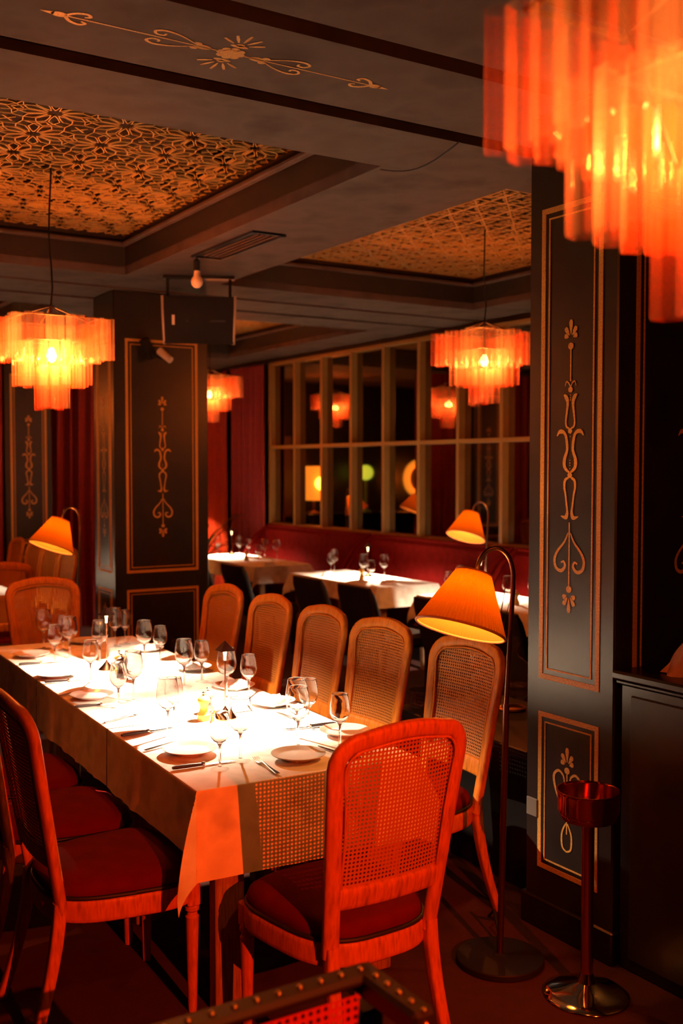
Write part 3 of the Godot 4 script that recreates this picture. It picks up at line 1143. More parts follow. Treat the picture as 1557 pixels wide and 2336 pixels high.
func make_table_lamp(energy: float, color: Color) -> Node3D:
	var t := thing("table_lamp", "", "table lamp")
	var mb := MB.new()
	mb.lathe([Vector2(0.001, 0.0), Vector2(0.042, 0.0), Vector2(0.043, 0.003), Vector2(0.024, 0.022), Vector2(0.006, 0.042), Vector2(0.003, 0.05)], 28)
	part(t, "base", mb.commit(), M.copper, "copper cone foot")
	mb = MB.new()
	mb.lathe([Vector2(0.0028, 0.045), Vector2(0.0028, 0.235)], 10)
	part(t, "stem", mb.commit(), M.copper)
	mb = MB.new()
	mb.lathe([Vector2(0.0005, 0.232), Vector2(0.0046, 0.233), Vector2(0.0052, 0.25), Vector2(0.0110, 0.286), Vector2(0.0110, 0.2935), Vector2(0.0005, 0.294)], 12)
	part(t, "bulb", mb.commit(), M.table_bulb, "glowing tip")
	mb = MB.new()
	var apex := Vector3(0, 0.313, 0)
	var q := []
	for k in 4:
		var a := PI / 4 + PI / 2 * k
		q.append(Vector3(cos(a) * 0.0425, 0.272, -sin(a) * 0.0425))
	var top_in := apex - Vector3(0, 0.0045, 0)
	for k in 4:
		var n := (k + 1) % 4
		mb.face([q[k], q[n], apex])
		mb.face([q[n] * Vector3(0.95, 1, 0.95), q[k] * Vector3(0.95, 1, 0.95), top_in])
		mb.face([q[n], q[k], q[k] * Vector3(0.95, 1, 0.95), q[n] * Vector3(0.95, 1, 0.95)])
	part(t, "shade", mb.commit(), M.dark_wood, "little dark pyramid cap")
	omni(t, Vector3(0, 0.2895, 0), color, energy, 0.006)
	return t

func napkin_mesh(sd: int, size: Vector3) -> ArrayMesh:   # softly folded napkin
	var f := FastNoiseLite.new()
	f.seed = sd
	f.frequency = 1.5
	var rows := []
	var n := 22
	for j in n + 1:
		var row := PackedVector3Array()
		for i in n + 1:
			var u := float(i) / n
			var w := float(j) / n
			var taper := 1.0 - 0.55 * u
			var rim := clampf(minf(minf(u, 1.0 - u), minf(w, 1.0 - w)) * 9.0, 0.0, 1.0)
			var fold := 0.62 + 0.38 * sin((w + 0.25 * u) * 9.0 + sd)
			var h := size.y * sqrt(rim) * (0.35 + 0.65 * (1.0 - absf(w - 0.5) * 1.4)) * (0.75 + 0.25 * fold) * (1.0 - 0.35 * u) + 0.006 * f.get_noise_2d(u * 3, w * 3) * rim
			row.append(Vector3((u - 0.5) * size.x, maxf(h, 0.0), (w - 0.5) * size.z * taper))
		row.reverse()
		rows.append(row)
	var mb := MB.new()
	mb.sheet(rows)
	mb.face([rows[0][0], rows[0][n], rows[n][n], rows[n][0]])
	return mb.commit()

# ---------------------------------------------------------------- lamps
func make_floor_lamp(energy: float) -> Node3D:
	var t := thing("floor_lamp", "", "floor lamp")
	var mb := MB.new()
	mb.lathe([Vector2(0.001, 0.0), Vector2(0.152, 0.0), Vector2(0.155, 0.004), Vector2(0.155, 0.020), Vector2(0.152, 0.024), Vector2(0.03, 0.027), Vector2(0.018, 0.034), Vector2(0.001, 0.036)], 48)
	part(t, "base", mb.commit(), M.black_metal, "round black foot")
	mb = MB.new()
	mb.tube([Vector3(0, 0.03, 0), Vector3(0.0165, 0.92, 0)], 0.0115, 14)
	part(t, "pole", mb.commit(), M.lamp_metal)
	mb = MB.new()
	var path := [Vector3(0.0165, 0.915, 0), Vector3(0.037, 1.33, 0)]
	for k in 15:
		var a := PI * k / 14.0
		path.append(Vector3(-0.026 + 0.064 * cos(a), 1.37 + 0.098 * sin(a), 0))
	path.append(Vector3(-0.096, 1.345, 0))
	mb.tube(path, 0.0085, 12)
	part(t, "arched_arm", mb.commit(), M.lamp_metal)
	# pleated shade
	var top := Vector3(-0.100, 1.380, 0.000)
	var bot := Vector3(-0.152, 1.191, 0.058)
	var ax := (top - bot).normalized()
	var sx := Vector3(0, 0, 1).cross(ax).normalized() * -1.0
	var bas := Basis(sx, ax, sx.cross(ax))
	var ln := (top - bot).length()
	var sh := Node3D.new()
	mb = MB.new()
	var rows := []
	for j in 9:
		var f := j / 8.0
		var row := PackedVector3Array()
		for i in 288:
			var a := TAU * i / 288
			var r := lerpf(0.156, 0.062, f) * (1.0 + 0.02 * sin(a * 72.0)) + 0.001
			row.append(bot + bas * Vector3(r * cos(a), ln * f, -r * sin(a)))
		rows.append(row)
	mb.sheet(rows, true)
	var shade := part(t, "shade", mb.commit(), M.shade_cloth, "pleated amber cloth shade")
	mb = MB.new()
	mb.lathe([Vector2(0.0605, 0.99 * ln), Vector2(0.1535, 0.002)], 64, bot, bas)
	part(shade, "lining", mb.commit(), M.shade_lining, "pale yellow shade lining")
	for e in [[0.156, 0.0, 0.005], [0.062, 1.0, 0.0045]]:
		mb = MB.new()
		var ring := []
		for i in 48:
			var a := TAU * i / 48
			ring.append(bot + bas * Vector3(e[0] * cos(a), ln * e[1], -e[0] * sin(a)))
		mb.tube(ring, e[2], 6, true)
		part(shade, "trim_band", mb.commit(), M.shade_trim)
	mb = MB.new()
	mb.lathe([Vector2(0.0005, 0.0), Vector2(0.011, 0.006), Vector2(0.016, 0.02), Vector2(0.013, 0.036), Vector2(0.0005, 0.045)], 16, bot + bas * Vector3(0, ln * 0.50, 0), bas)
	part(t, "bulb", mb.commit(), M.warm_bulb)
	mb = MB.new()
	mb.tube([bot + bas * Vector3(0, ln * 0.70, 0), bot + bas * Vector3(0, ln * 1.02, 0)], 0.011, 10)
	for k in 3:
		var a := TAU * k / 3
		mb.tube([bot + bas * Vector3(0, ln * 0.97, 0), bot + bas * Vector3(0.061 * cos(a), ln * 0.99, -0.061 * sin(a))], 0.0018, 5)
	part(t, "lamp_holder", mb.commit(), M.lamp_metal)
	omni(t, bot + bas * Vector3(0, ln * 0.64, 0), Color(1, 0.62, 0.28), energy, 0.02)
	return t

func make_chandelier(energy: float, cord: float) -> Node3D:   # origin at the top of the upper tier
	var t := thing("chandelier", "", "chandelier")
	var lens := [0.215, 0.235, 0.225]
	var tops := [0.0, -0.115, -0.245]
	var halves := [0.235, 0.145, 0.055]
	var counts := [10, 6, 3]
	var frame := MB.new()
	for tier in 3:
		var mb := MB.new()
		var r := 0.0235
		mb.lathe([Vector2(r * 0.93, -lens[tier]), Vector2(r, -lens[tier] + 0.006), Vector2(r, -0.004), Vector2(r * 0.93, 0.0)], 24, Vector3.ZERO, Basis(), 5, 0.13)
		var tube_mesh := mb.commit()
		var hw: float = halves[tier]
		var n: int = counts[tier]
		for side in 4:
			for k in (n - 1):
				var f := -hw + 2.0 * hw * k / (n - 1)
				var p := Vector3(f, 0, hw).rotated(Vector3.UP, side * PI / 2)
				var g := part(t, "glass_tube", tube_mesh, [M.amber_glass, M.deep_amber_glass, M.pale_amber_glass, M.deep_amber_glass, M.amber_glass][(k * 3 + side * 2 + tier) % 5])
				g.position = p + Vector3(0, tops[tier] + 0.006 * sin(f * 90.0 + side), 0)
				g.rotation.y = f * 37.0 + side
		for sd in [-1.0, 1.0]:
			frame.box(Vector3(sd * (hw - 0.03), tops[tier] + 0.002, 0), Vector3(0.008, 0.008, hw * 2 - 0.05))
			frame.box(Vector3(0, tops[tier] + 0.002, sd * (hw - 0.03)), Vector3(hw * 2 - 0.05, 0.008, 0.008))
	for sd in [-1.0, 1.0]:
		frame.tube([Vector3(sd * 0.2, 0.004, 0.0), Vector3(0, 0.075, 0)], 0.004, 6)
		frame.tube([Vector3(0, 0.004, sd * 0.2), Vector3(0, 0.075, 0)], 0.004, 6)
		frame.tube([Vector3(sd * 0.11, 0.0, sd * 0.11), Vector3(sd * 0.05, -0.245, sd * 0.05)], 0.003, 6)
	part(t, "frame", frame.commit(), M.black_metal)
	var cb := MB.new()
	var path := []
	for k in 9:
		var f := k / 8.0
		path.append(Vector3(0.008 * sin(f * 9.0), 0.07 + (cord - 0.07) * f, 0.006 * sin(f * 14.0)))
	cb.tube(path, 0.005, 6)
	cb.lathe([Vector2(0.03, cord - 0.03), Vector2(0.035, cord - 0.003), Vector2(0.001, cord)], 12)
	part(t, "cord", cb.commit(), M.black_metal)
	cb = MB.new()
	cb.lathe([Vector2(0.0005, -0.225), Vector2(0.018, -0.215), Vector2(0.028, -0.19), Vector2(0.022, -0.165), Vector2(0.012, -0.145), Vector2(0.0005, -0.14)], 16)
	part(t, "bulb", cb.commit(), M.warm_bulb)
	cb = MB.new()
	cb.tube([Vector3(0, -0.145, 0), Vector3(0, 0.07, 0)], 0.010, 8)
	part(t, "bulb_holder", cb.commit(), M.black_metal)
	omni(t, Vector3(0, -0.19, 0), Color(1.0, 0.46, 0.16), energy, 0.03)
	return t

# ---------------------------------------------------------------- placing
var protos := {}
var used := {}

func place(kind: String, label: String, at: Vector3, turn := 0.0, group := "") -> Node3D:
	var src: Node3D = protos[kind]
	if not used.has(kind):
		used[kind] = true
		src.position = at
		src.rotation = Vector3(0, turn, 0)
		src.set_meta("label", label)
		if group:
			src.set_meta("group", group)
		return src
	return dup(src, label, at, turn, group)

func lay(kind: String, label: String, a: Vector3, b: Vector3, group: String) -> void:   # cutlery from handle end a towards b
	var d := b - a
	place(kind, label, a, atan2(-d.x, -d.z), group)

func _ready() -> void:
	# camera
	var cam := Camera3D.new()
	cam.name = "camera"
	add_child(cam)
	cam.position = Vector3(0, 1.75, 0)
	cam.rotation = Vector3(deg_to_rad(-2.437), deg_to_rad(-32.084), 0)
	cam.near = 0.05
	cam.far = 60.0
	var at := CameraAttributesPhysical.new()
	at.frustum_focal_length = FOCAL
	at.frustum_focus_distance = 3.7
	at.frustum_near = 0.05
	at.frustum_far = 60.0
	at.exposure_aperture = 2.6
	cam.attributes = at
	cam.keep_aspect = Camera3D.KEEP_HEIGHT
	cam.fov = 51.53
	cam.current = true
	# environment: the room is closed, no daylight
	var we := WorldEnvironment.new()
	we.name = "environment"
	var e := Environment.new()
	e.background_mode = Environment.BG_COLOR
	e.background_color = Color.BLACK
	e.tonemap_mode = Environment.TONE_MAPPER_LINEAR
	e.tonemap_exposure = EXPOSURE
	e.sdfgi_enabled = true
	e.ssao_enabled = true
	e.ssil_enabled = true
	we.environment = e
	add_child(we)
	make_materials()
	make_room()
	make_pillars()
	make_walls_dressing()
	make_main_group()
	make_lamps()
	make_far_group()
	make_banquette_side()
	make_right_corner()
	make_ceiling_things()
	make_far_end()
	print("camera fov ", cam.fov)

const FOCAL := 36.0
const EXPOSURE := 1.0

# ---------------------------------------------------------------- mirror, curtains, banquette wall
func make_walls_dressing() -> void:
	var m := thing("mirror_wall", "large grid mirror with gilt glazing bars above the red banquette", "mirror", Vector3(6.17, 0, 0))
	var zs := [-11.345]
	for k in range(1, 12):
		zs.append(-11.345 + 0.607 * k)
	var y0 := 1.06
	var ym := 1.985
	var y1 := 2.98
	for k in zs.size() - 1:
		for r in [[y0, ym], [ym, y1]]:
			var mb := MB.new()
			mb.box(Vector3(-0.01, (r[0] + r[1]) * 0.5, (zs[k] + zs[k + 1]) * 0.5), Vector3(0.012, r[1] - r[0] - 0.01, 0.597))
			part(m, "mirror_pane", mb.commit(), M.silver_mirror)
	for z in zs:
		var mb := MB.new()
		mb.box(Vector3(-0.05, (y0 + y1) * 0.5, z), Vector3(0.075, y1 - y0, 0.045), Basis(), 0.004)
		part(m, "glazing_bar", mb.commit(), M.bar_paint)
	for yy in [y0, ym, y1]:
		var mb := MB.new()
		mb.box(Vector3(-0.05, yy, (zs[0] + zs[zs.size() - 1]) * 0.5), Vector3(0.07, 0.04, zs[zs.size() - 1] - zs[0]), Basis(), 0.004)
		part(m, "glazing_rail", mb.commit(), M.bar_paint)
	# curtains beside the mirror
	var mk := func(len: float, h: float, amp: float, waves: float, sd: int) -> ArrayMesh:
		var rows := []
		var f := FastNoiseLite.new()
		f.seed = sd
		for j in 13:
			var row := PackedVector3Array()
			for i in 121:
				var u := i / 120.0
				var y := h * j / 12.0
				row.append(Vector3(amp * sin(u * waves * TAU + 0.8 * sin(u * 17.0) + 0.3 * sin(y * 1.7)) + 0.02 * f.get_noise_2d(u * 300.0, y * 20.0), y, (u - 0.5) * len))
			rows.append(row)
		var mb := MB.new()
		mb.sheet(rows)
		var back := []
		for r in rows:
			var b := PackedVector3Array()
			for p in r:
				b.append(p + Vector3(0.006, 0, 0))
			b.reverse()
			back.append(b)
		mb.sheet(back)
		return mb.commit()
	solo("curtain", mk.call(0.95, 2.98, 0.05, 6.0, 4), M.red_curtain, "dim red velvet curtain hanging beside the grid mirror", "curtain", Vector3(6.05, 0.005, -11.83))
	solo("curtain", mk.call(1.5, 2.98, 0.035, 5.0, 9), M.red_curtain, "bright red curtain beyond the potted plant", "curtain", Vector3(6.08, 0.005, -13.2))
	solo("curtain", mk.call(0.7, 2.98, 0.04, 6.0, 14), M.red_curtain, "dark curtain between the slim pilaster and the wide pillar", "curtain", Vector3(3.75, 0.005, -11.3), PI / 2)
	solo("curtain", mk.call(0.5, 2.98, 0.04, 4.0, 15), M.red_curtain, "narrow dark red curtain left of the slim pilaster", "curtain", Vector3(2.58, 0.005, -11.05), PI / 2)

	# banquette in three sections
	var bounds := [-11.33, -9.05, -6.86, -4.6]
	var names := ["far section of the red velvet banquette by the curtain", "middle section of the red velvet banquette below the mirror", "near section of the red velvet banquette beside the arched lamp"]
	for k in 3:
		var z0: float = bounds[k] + 0.01
		var z1: float = bounds[k + 1] - 0.01
		var zc := (z0 + z1) * 0.5
		var b := thing("banquette", names[k], "banquette", Vector3(5.86, 0, zc), 0.0, "red banquette sections")
		var ln := z1 - z0
		var mb := MB.new()
		mb.box(Vector3(0, 0.14, 0), Vector3(0.46, 0.28, ln), Basis(), 0.01)
		part(b, "plinth", mb.commit(), M.black_lacquer)
		mb = MB.new()
		mb.box(Vector3(-0.03, 0.37, 0), Vector3(0.52, 0.17, ln), Basis(), 0.045)
		part(b, "seat", mb.commit(), M.velvet)
		mb = MB.new()
		mb.box(Vector3(0.16, 0.74, 0), Vector3(0.13, 0.60, ln), Basis(Vector3(0, 0, 1), -0.12), 0.04)
		part(b, "backrest", mb.commit(), M.velvet)
		mb = MB.new()
		mb.tube([Vector3(0.185, 1.045, -ln * 0.5 + 0.02), Vector3(0.185, 1.045, ln * 0.5 - 0.02)], 0.022, 8)
		for sd in [-1.0, 1.0]:
			mb.tube([Vector3(0.19, 1.045, sd * (ln * 0.5 - 0.03)), Vector3(0.0, 0.93, sd * (ln * 0.5 - 0.03)), Vector3(-0.16, 0.70, sd * (ln * 0.5 - 0.03)), Vector3(-0.22, 0.50, sd * (ln * 0.5 - 0.03))], 0.024, 8)
		part(b, "rolled_edge", mb.commit(), M.velvet)
		for sd in [-1.0, 1.0]:
			mb = MB.new()
			mb.prism(PackedVector2Array([Vector2(0.2, 0.3), Vector2(0.2, 1.04), Vector2(0.0, 0.925), Vector2(-0.16, 0.69), Vector2(-0.22, 0.48), Vector2(-0.22, 0.3)]), -0.012, 0.012, Transform3D(Basis(), Vector3(0, 0, sd * (ln * 0.5 - 0.03))))
			part(b, "wing", mb.commit(), M.velvet)

# ---------------------------------------------------------------- the long table in front
const TA := -0.0397
const TX := Vector3(1.345, 0, -2.985)

func on_table(across: float, along: float, y := 0.0) -> Vector3:
	return TX + Vector3(across, y, -along).rotated(Vector3.UP, TA)

func make_main_group() -> void:
	protos.chair = make_chair()
	var spans := [[0.0, 0.895], [0.905, 1.985], [1.995, 3.02]]
	var tl := ["plank-legged dining table at the near end of the long table", "middle dining table of the long row under white linen", "dining table at the far end of the long row"]
	var cl := ["white tablecloth with a hanging folded corner at the near end", "white tablecloth over the middle of the long table", "white tablecloth over the far end of the long table"]
	for k in 3:
		var a: float = spans[k][0]
		var b: float = spans[k][1]
		make_table("dining_table", tl[k], Vector3(0.80, 0.745, b - a - 0.012), on_table(0.405, (a + b) * 0.5), TA, Vector2(0.10, 0.055))
		var c := solo("tablecloth", cloth_mesh(0.812, b - a, 0.7475, [0.225, 0.225, 0.29 if k == 0 else 0.0, 0.25 if k == 2 else 0.0], 5 + k), M.linen, cl[k], "tablecloth", on_table(0.405, (a + b) * 0.5), TA, "tablecloths of the long table")
	# chairs
	var rz := [-3.36, -3.97, -4.50, -5.04, -5.61]
	var rl := ["cane-backed chair under the amber floor lamp at the long table", "cane-backed chair second from the amber floor lamp", "cane-backed chair in the middle of the five facing the glasses", "cane-backed chair fourth from the amber floor lamp", "cane-backed chair beside the wide pillar, fifth from the lamp"]
	for k in 5:
		place("chair", rl[k], Vector3(2.43, 0, rz[k]), PI / 2 + 0.03 * sin(k * 2.0), "chairs on the lamp side of the long table")
	var lz := [-3.30, -3.87, -4.45, -5.05]
	var ll := ["cane-backed chair nearest on the side with its back to the viewer", "second cane-backed chair on the near long side of the table", "third cane-backed chair on the near long side of the table", "fourth cane-backed chair on the near long side, hidden by others"]
	for k in 3:
		place("chair", ll[k], Vector3(1.150, 0, lz[k]), -PI / 2 - 0.02, "chairs on the near side of the long table")
	place("chair", "red-lit cane chair at the near head of the table, back towards the viewer", Vector3(1.665, 0, -2.64), 0.03)
	place("chair", "cane chair at the far head of the long table, facing the viewer", Vector3(1.93, 0, -6.30), PI + 0.02)
	# table lamps
	protos.lamp = make_table_lamp(4.2, Color(1.0, 0.88, 0.74))
	place("lamp", "slim copper table lamp with a pyramid cap beside the yellow mill", Vector3(1.835, 0.748, -3.80))
	place("lamp", "slim copper table lamp on the far half of the long table", Vector3(1.784, 0.748, -5.03), 0.4)
	# mills
	var mill := make_mill(M.yellow_wood)
	mill.position = Vector3(1.749, 0.748, -3.815)
	mill.set_meta("label", "yellow wooden pepper mill beside the near table lamp")
	mill = make_mill(M.dark_wood)
	mill.position = Vector3(1.800, 0.748, -3.885)
	mill.set_meta("label", "dark pepper mill next to the yellow mill")
	mill = make_mill(M.yellow_wood)
	mill.position = Vector3(1.800, 0.748, -4.90)
	mill.set_meta("label", "yellow wooden pepper mill near the far table lamp")
	mill = make_mill(M.dark_wood)
	mill.position = Vector3(1.775, 0.748, -4.80)
	mill.set_meta("label", "dark pepper mill near the far table lamp")
	# glasses: x, z, big, label
	protos.big = make_glass(true)
	protos.small = make_glass(false)
	var g := [
		[1.505, -3.159, false, "small wine glass nearest the hanging tablecloth corner"],
		[1.608, -3.213, true, "tall wine glass behind the near steel fork"],
		[1.862, -3.261, true, "tall wine glass just behind the orange-lit near plate"],
		[1.927, -3.385, true, "tall wine glass overlapped by another behind the near plate"],
		[2.030, -3.475, false, "small wine glass in the cluster before the second chair"],
		[1.990, -3.185, false, "wine glass above the back of the near head chair"],
		[1.531, -3.659, true, "tall wine glass at the end of the long dark-handled knife"],
		[1.605, -3.775, false, "small wine glass behind the tall one left of the yellow mill"],
		[2.002, -4.129, true, "tall wine glass behind the near table lamp"],
		[2.075, -4.065, false, "small wine glass between the near table lamp and the third chair"],
		[1.939, -4.440, true, "tall wine glass before the fourth chair from the lamp"],
		[2.057, -4.507, false, "small wine glass before the fourth chair from the lamp"],
		[2.004, -5.090, true, "tall wine glass to the right of the far table lamp"],
		[2.070, -5.040, false, "small wine glass to the right of the far table lamp"],
		[2.050, -5.640, true, "tall wine glass in the far pair before the wide pillar"],
		[2.130, -5.700, false, "small wine glass in the far pair before the wide pillar"],
		[1.816, -5.220, true, "tall bright-rimmed wine glass left of the far table lamp"],
		[1.620, -4.790, false, "small bright-rimmed wine glass before the far table lamp"],
		[1.634, -4.278, true, "tall wine glass at the middle of the near long side"],
		[1.536, -4.193, false, "small wine glass beside the plate at the middle of the near long side"],
		[1.690, -5.770, true, "leftmost tall wine glass at the far head of the table"],
		[1.770, -5.680, false, "hindmost small wine glass at the far head of the table"],
		[1.625, -5.357, false, "small wine glass in front at the far left corner of the table"],
		[1.725, -5.430, true, "tall wine glass in front of the far head chair"],
	]
	for k in g.size():
		place("big" if g[k][2] else "small", g[k][3], Vector3(g[k][0], 0.7485, g[k][1]), k * 0.7, "wine glasses on the long table")
	# plates
	protos.plate = make_plate()
	var p := [
		[1.503, -3.396, "side plate above the dark knife near the tablecloth corner"],
		[1.791, -3.136, "orange-lit side plate left of the near head chair back"],
		[2.100, -3.330, "side plate behind the near head chair back"],
		[2.105, -3.905, "side plate carrying the bright white napkin"],
		[1.507, -4.439, "side plate at the middle of the near long side"],
		[1.517, -4.985, "bright side plate further along the near long side"],
		[1.570, -5.590, "side plate at the far left corner of the table"],
		[2.140, -4.800, "side plate carrying a shaded napkin near the fourth chair"],
		[2.115, -4.290, "side plate carrying a dark-shadowed napkin near the third chair"],
		[2.150, -5.430, "side plate with a napkin near the fifth chair"],
		[1.958, -5.860, "side plate before the far head chair"],
	]
	for a in p:
		place("plate", a[2], Vector3(a[0], 0.7485, a[1]), 0.0, "side plates on the long table")
	var nap := [[2.105, -3.905, 0.4, "bright white folded napkin behind the near wine glass cluster"], [2.115, -4.290, 2.0, "shaded white napkin on the plate by the third chair"], [2.140, -4.800, 1.2, "white napkin on the plate by the fourth chair"], [2.150, -5.430, 2.6, "white napkin on the plate by the fifth chair"]]
	for k in nap.size():
		solo("napkin", napkin_mesh(k + 2, Vector3(0.13, 0.042, 0.12)), M.napkin_linen, nap[k][3], "napkin", Vector3(nap[k][0], 0.7575, nap[k][1]), nap[k][2], "napkins on the long table")
	# cutlery
	protos.fork = make_fork()
	protos.knife = make_knife()
	var y := 0.749
	var kn := [
		[1.368, -3.233, 1.598, -3.219, "dark-handled knife nearest the tablecloth corner"],
		[1.378, -3.732, 1.617, -3.755, "dark-handled knife near the seam of the tablecloths"],
		[1.383, -4.289, 1.535, -4.270, "dark-handled knife beside the middle plate of the near long side"],
		[1.424, -4.855, 1.620, -4.829, "dark-handled knife before the bright far plate"],
		[2.150, -3.470, 1.977, -3.500, "dark-handled knife by the second chair"],
		[1.960, -3.010, 1.930, -3.200, "dark-handled knife between plate and near head chair back"],
		[1.445, -5.369, 1.718, -5.327, "dark-handled knife at the far left corner of the table"],
	]
	for a in kn:
		lay("knife", a[4], Vector3(a[0], y, a[1]), Vector3(a[2], y, a[3]), "knives on the long table")
	var fk := [
		[1.637, -2.999, 1.667, -3.274, "steel fork lying free beside the orange-lit plate"],
		[1.378, -3.500, 1.617, -3.575, "fork behind the plate near the tablecloth corner"],
		[1.395, -3.965, 1.644, -4.069, "steel fork on the bare cloth before the middle glasses"],
		[1.394, -4.540, 1.633, -4.640, "fork behind the middle plate of the near long side"],
		[2.050, -3.760, 2.052, -3.560, "fork behind the near glass cluster"],
	]
	for a in fk:
		lay("fork", a[4], Vector3(a[0], y, a[1]), Vector3(a[2], y, a[3]), "forks on the long table")

# ---------------------------------------------------------------- floor lamps and chandeliers
func make_lamps() -> void:
	protos.floor_lamp = make_floor_lamp(0.27)
	var t := deg_to_rad(-32.0)
	place("floor_lamp", "tall arched floor lamp with pleated amber shade beside the painted pillar", Vector3(2.430, 0, -2.822), t, "arched floor lamps")
	place("floor_lamp", "arched floor lamp with glowing shade before the slim pilaster", Vector3(2.36, 0, -7.28), t, "arched floor lamps")
	place("floor_lamp", "arched floor lamp with glowing shade before the grid mirror", Vector3(5.50, 0, -6.62), t, "arched floor lamps")
	var mb := MB.new()
	mb.tube([Vector3(2.46, 0.028, -2.86), Vector3(2.52, 0.03, -2.93), Vector3(2.545, 0.10, -2.99), Vector3(2.57, 0.05, -3.05), Vector3(2.63, 0.012, -3.08), Vector3(2.70, 0.012, -3.12)], 0.006, 6)
	solo("cord", mb.commit(), M.piping, "black lamp cord curling behind the round lamp foot", "cord")
	protos.chandelier = make_chandelier(2.6, 0.87)
	place("chandelier", "large blurred amber glass chandelier close to the viewer", Vector3(1.325, 2.447, -1.046), 0.0, "tiered amber chandeliers").get_node("light").light_energy = 1.5
	place("chandelier", "amber tiered glass chandelier hanging above the long table", Vector3(1.70, 2.525, -5.60), 0.0, "tiered amber chandeliers").get_node("light").light_energy = 3.6
	place("chandelier", "amber tiered glass chandelier hanging before the grid mirror", Vector3(4.55, 2.635, -5.48), 0.0, "tiered amber chandeliers")
	place("chandelier", "amber glass chandelier half hidden by the wide pillar, before red curtain", Vector3(4.62, 2.67, -9.9), 0.0, "tiered amber chandeliers")
	place("chandelier", "small far amber chandelier between the slim pilaster and the wide pillar", Vector3(4.33, 2.78, -12.9), 0.0, "tiered amber chandeliers")
	place("chandelier", "amber tiered chandelier above the second long table, out of the frame", Vector3(1.46, 2.55, -10.0), 0.0, "tiered amber chandeliers")
	var sp := thing("spotlight", "red-gelled spotlight hanging from the ceiling behind the viewer", "spotlight", Vector3(1.17, 2.24, 1.60))
	var dir := (Vector3(1.6, 0.19, -3.0) - sp.position).normalized()
	var side := dir.cross(Vector3.UP).normalized()
	var bs := Basis(side, -dir, side.cross(-dir))
	mb = MB.new()
	mb.lathe([Vector2(0.001, 0.20), Vector2(0.045, 0.20), Vector2(0.075, 0.14), Vector2(0.078, 0.0), Vector2(0.074, 0.0), Vector2(0.071, 0.13), Vector2(0.001, 0.17)], 28, Vector3.ZERO, bs)
	part(sp, "housing", mb.commit(), M.black_metal)
	mb = MB.new()
	mb.lathe([Vector2(0.070, 0.010), Vector2(0.001, 0.010)], 24, Vector3.ZERO, bs)
	part(sp, "lamp_lens", mb.commit(), M.red_lens)
	mb = MB.new()
	mb.tube([Vector3(0, 0.06, 0.12), Vector3(0, 0.79, 0.12)], 0.012, 8)
	part(sp, "stem", mb.commit(), M.black_metal)
	var sl := SpotLight3D.new()
	sl.name = "light"
	sl.light_color = lin(1.0, 0.055, 0.003)
	sl.light_energy = 26.0
	sl.light_size = 0.012
	sl.spot_angle = 14.5
	sl.spot_angle_attenuation = 0.5
	sl.spot_range = 14.0
	sl.spot_attenuation = 2.0
	sl.shadow_enabled = true
	sp.add_child(sl)
	sl.transform = Transform3D(Basis.looking_at(dir, Vector3.UP), dir * 0.02)
	place("floor_lamp", "arched floor lamp hidden behind the wide pillar by the red curtain", Vector3(5.15, 0, -13.0), t + PI, "arched floor lamps").get_node("light").light_energy = 7.0
	place("floor_lamp", "arched floor lamp seen only in the mirror, left of the green globe", Vector3(5.06, 0, -11.42), t, "arched floor lamps")
	place("floor_lamp", "arched floor lamp seen only in the mirror, right of the green globe", Vector3(4.15, 0, -11.10), t + PI, "arched floor lamps")

# ---------------------------------------------------------------- second long table beyond the pillar
func make_far_group() -> void:
	make_table("dining_table", "second long dining table beyond the far head chair", Vector3(0.8, 0.745, 2.3), Vector3(1.90, 0, -9.57), 0.0, Vector2(0.10, 0.055))
	solo("tablecloth", cloth_mesh(0.812, 2.31, 0.7475, [0.22, 0.22, 0.27, 0.27], 21), M.linen, "white tablecloth on the second long table beyond the far head chair", "tablecloth", Vector3(1.90, 0, -9.57))
	place("chair", "red-lit cane chair behind the far head chair, back to the viewer", Vector3(2.0, 0, -8.13), 0.0)
	var z := [-8.85, -9.35, -9.85, -10.45]
	var l := ["cane chair nearest the wide pillar, at the second table", "cane chair second from the wide pillar, at the second table", "cane chair third from the wide pillar, at the second table", "cane chair farthest along the second table, below the slim pilaster"]
	for k in 4:
		place("chair", l[k], Vector3(2.53, 0, z[k]), PI / 2, "chairs along the second long table")
	place("lamp", "slim copper table lamp on the second long table", Vector3(1.85, 0.748, -9.0))
	var g := [[1.62, -8.75], [1.70, -8.68], [2.12, -8.8], [2.15, -9.25], [1.72, -9.4]]
	for k in g.size():
		place("big", "wine glass on the second long table, %s" % ["nearest its corner", "beside the corner glass", "before the red-lit chair", "before the pillar-side chair", "behind its table lamp"][k], Vector3(g[k][0], 0.7485, g[k][1]), 0.0, "wine glasses on the second table")

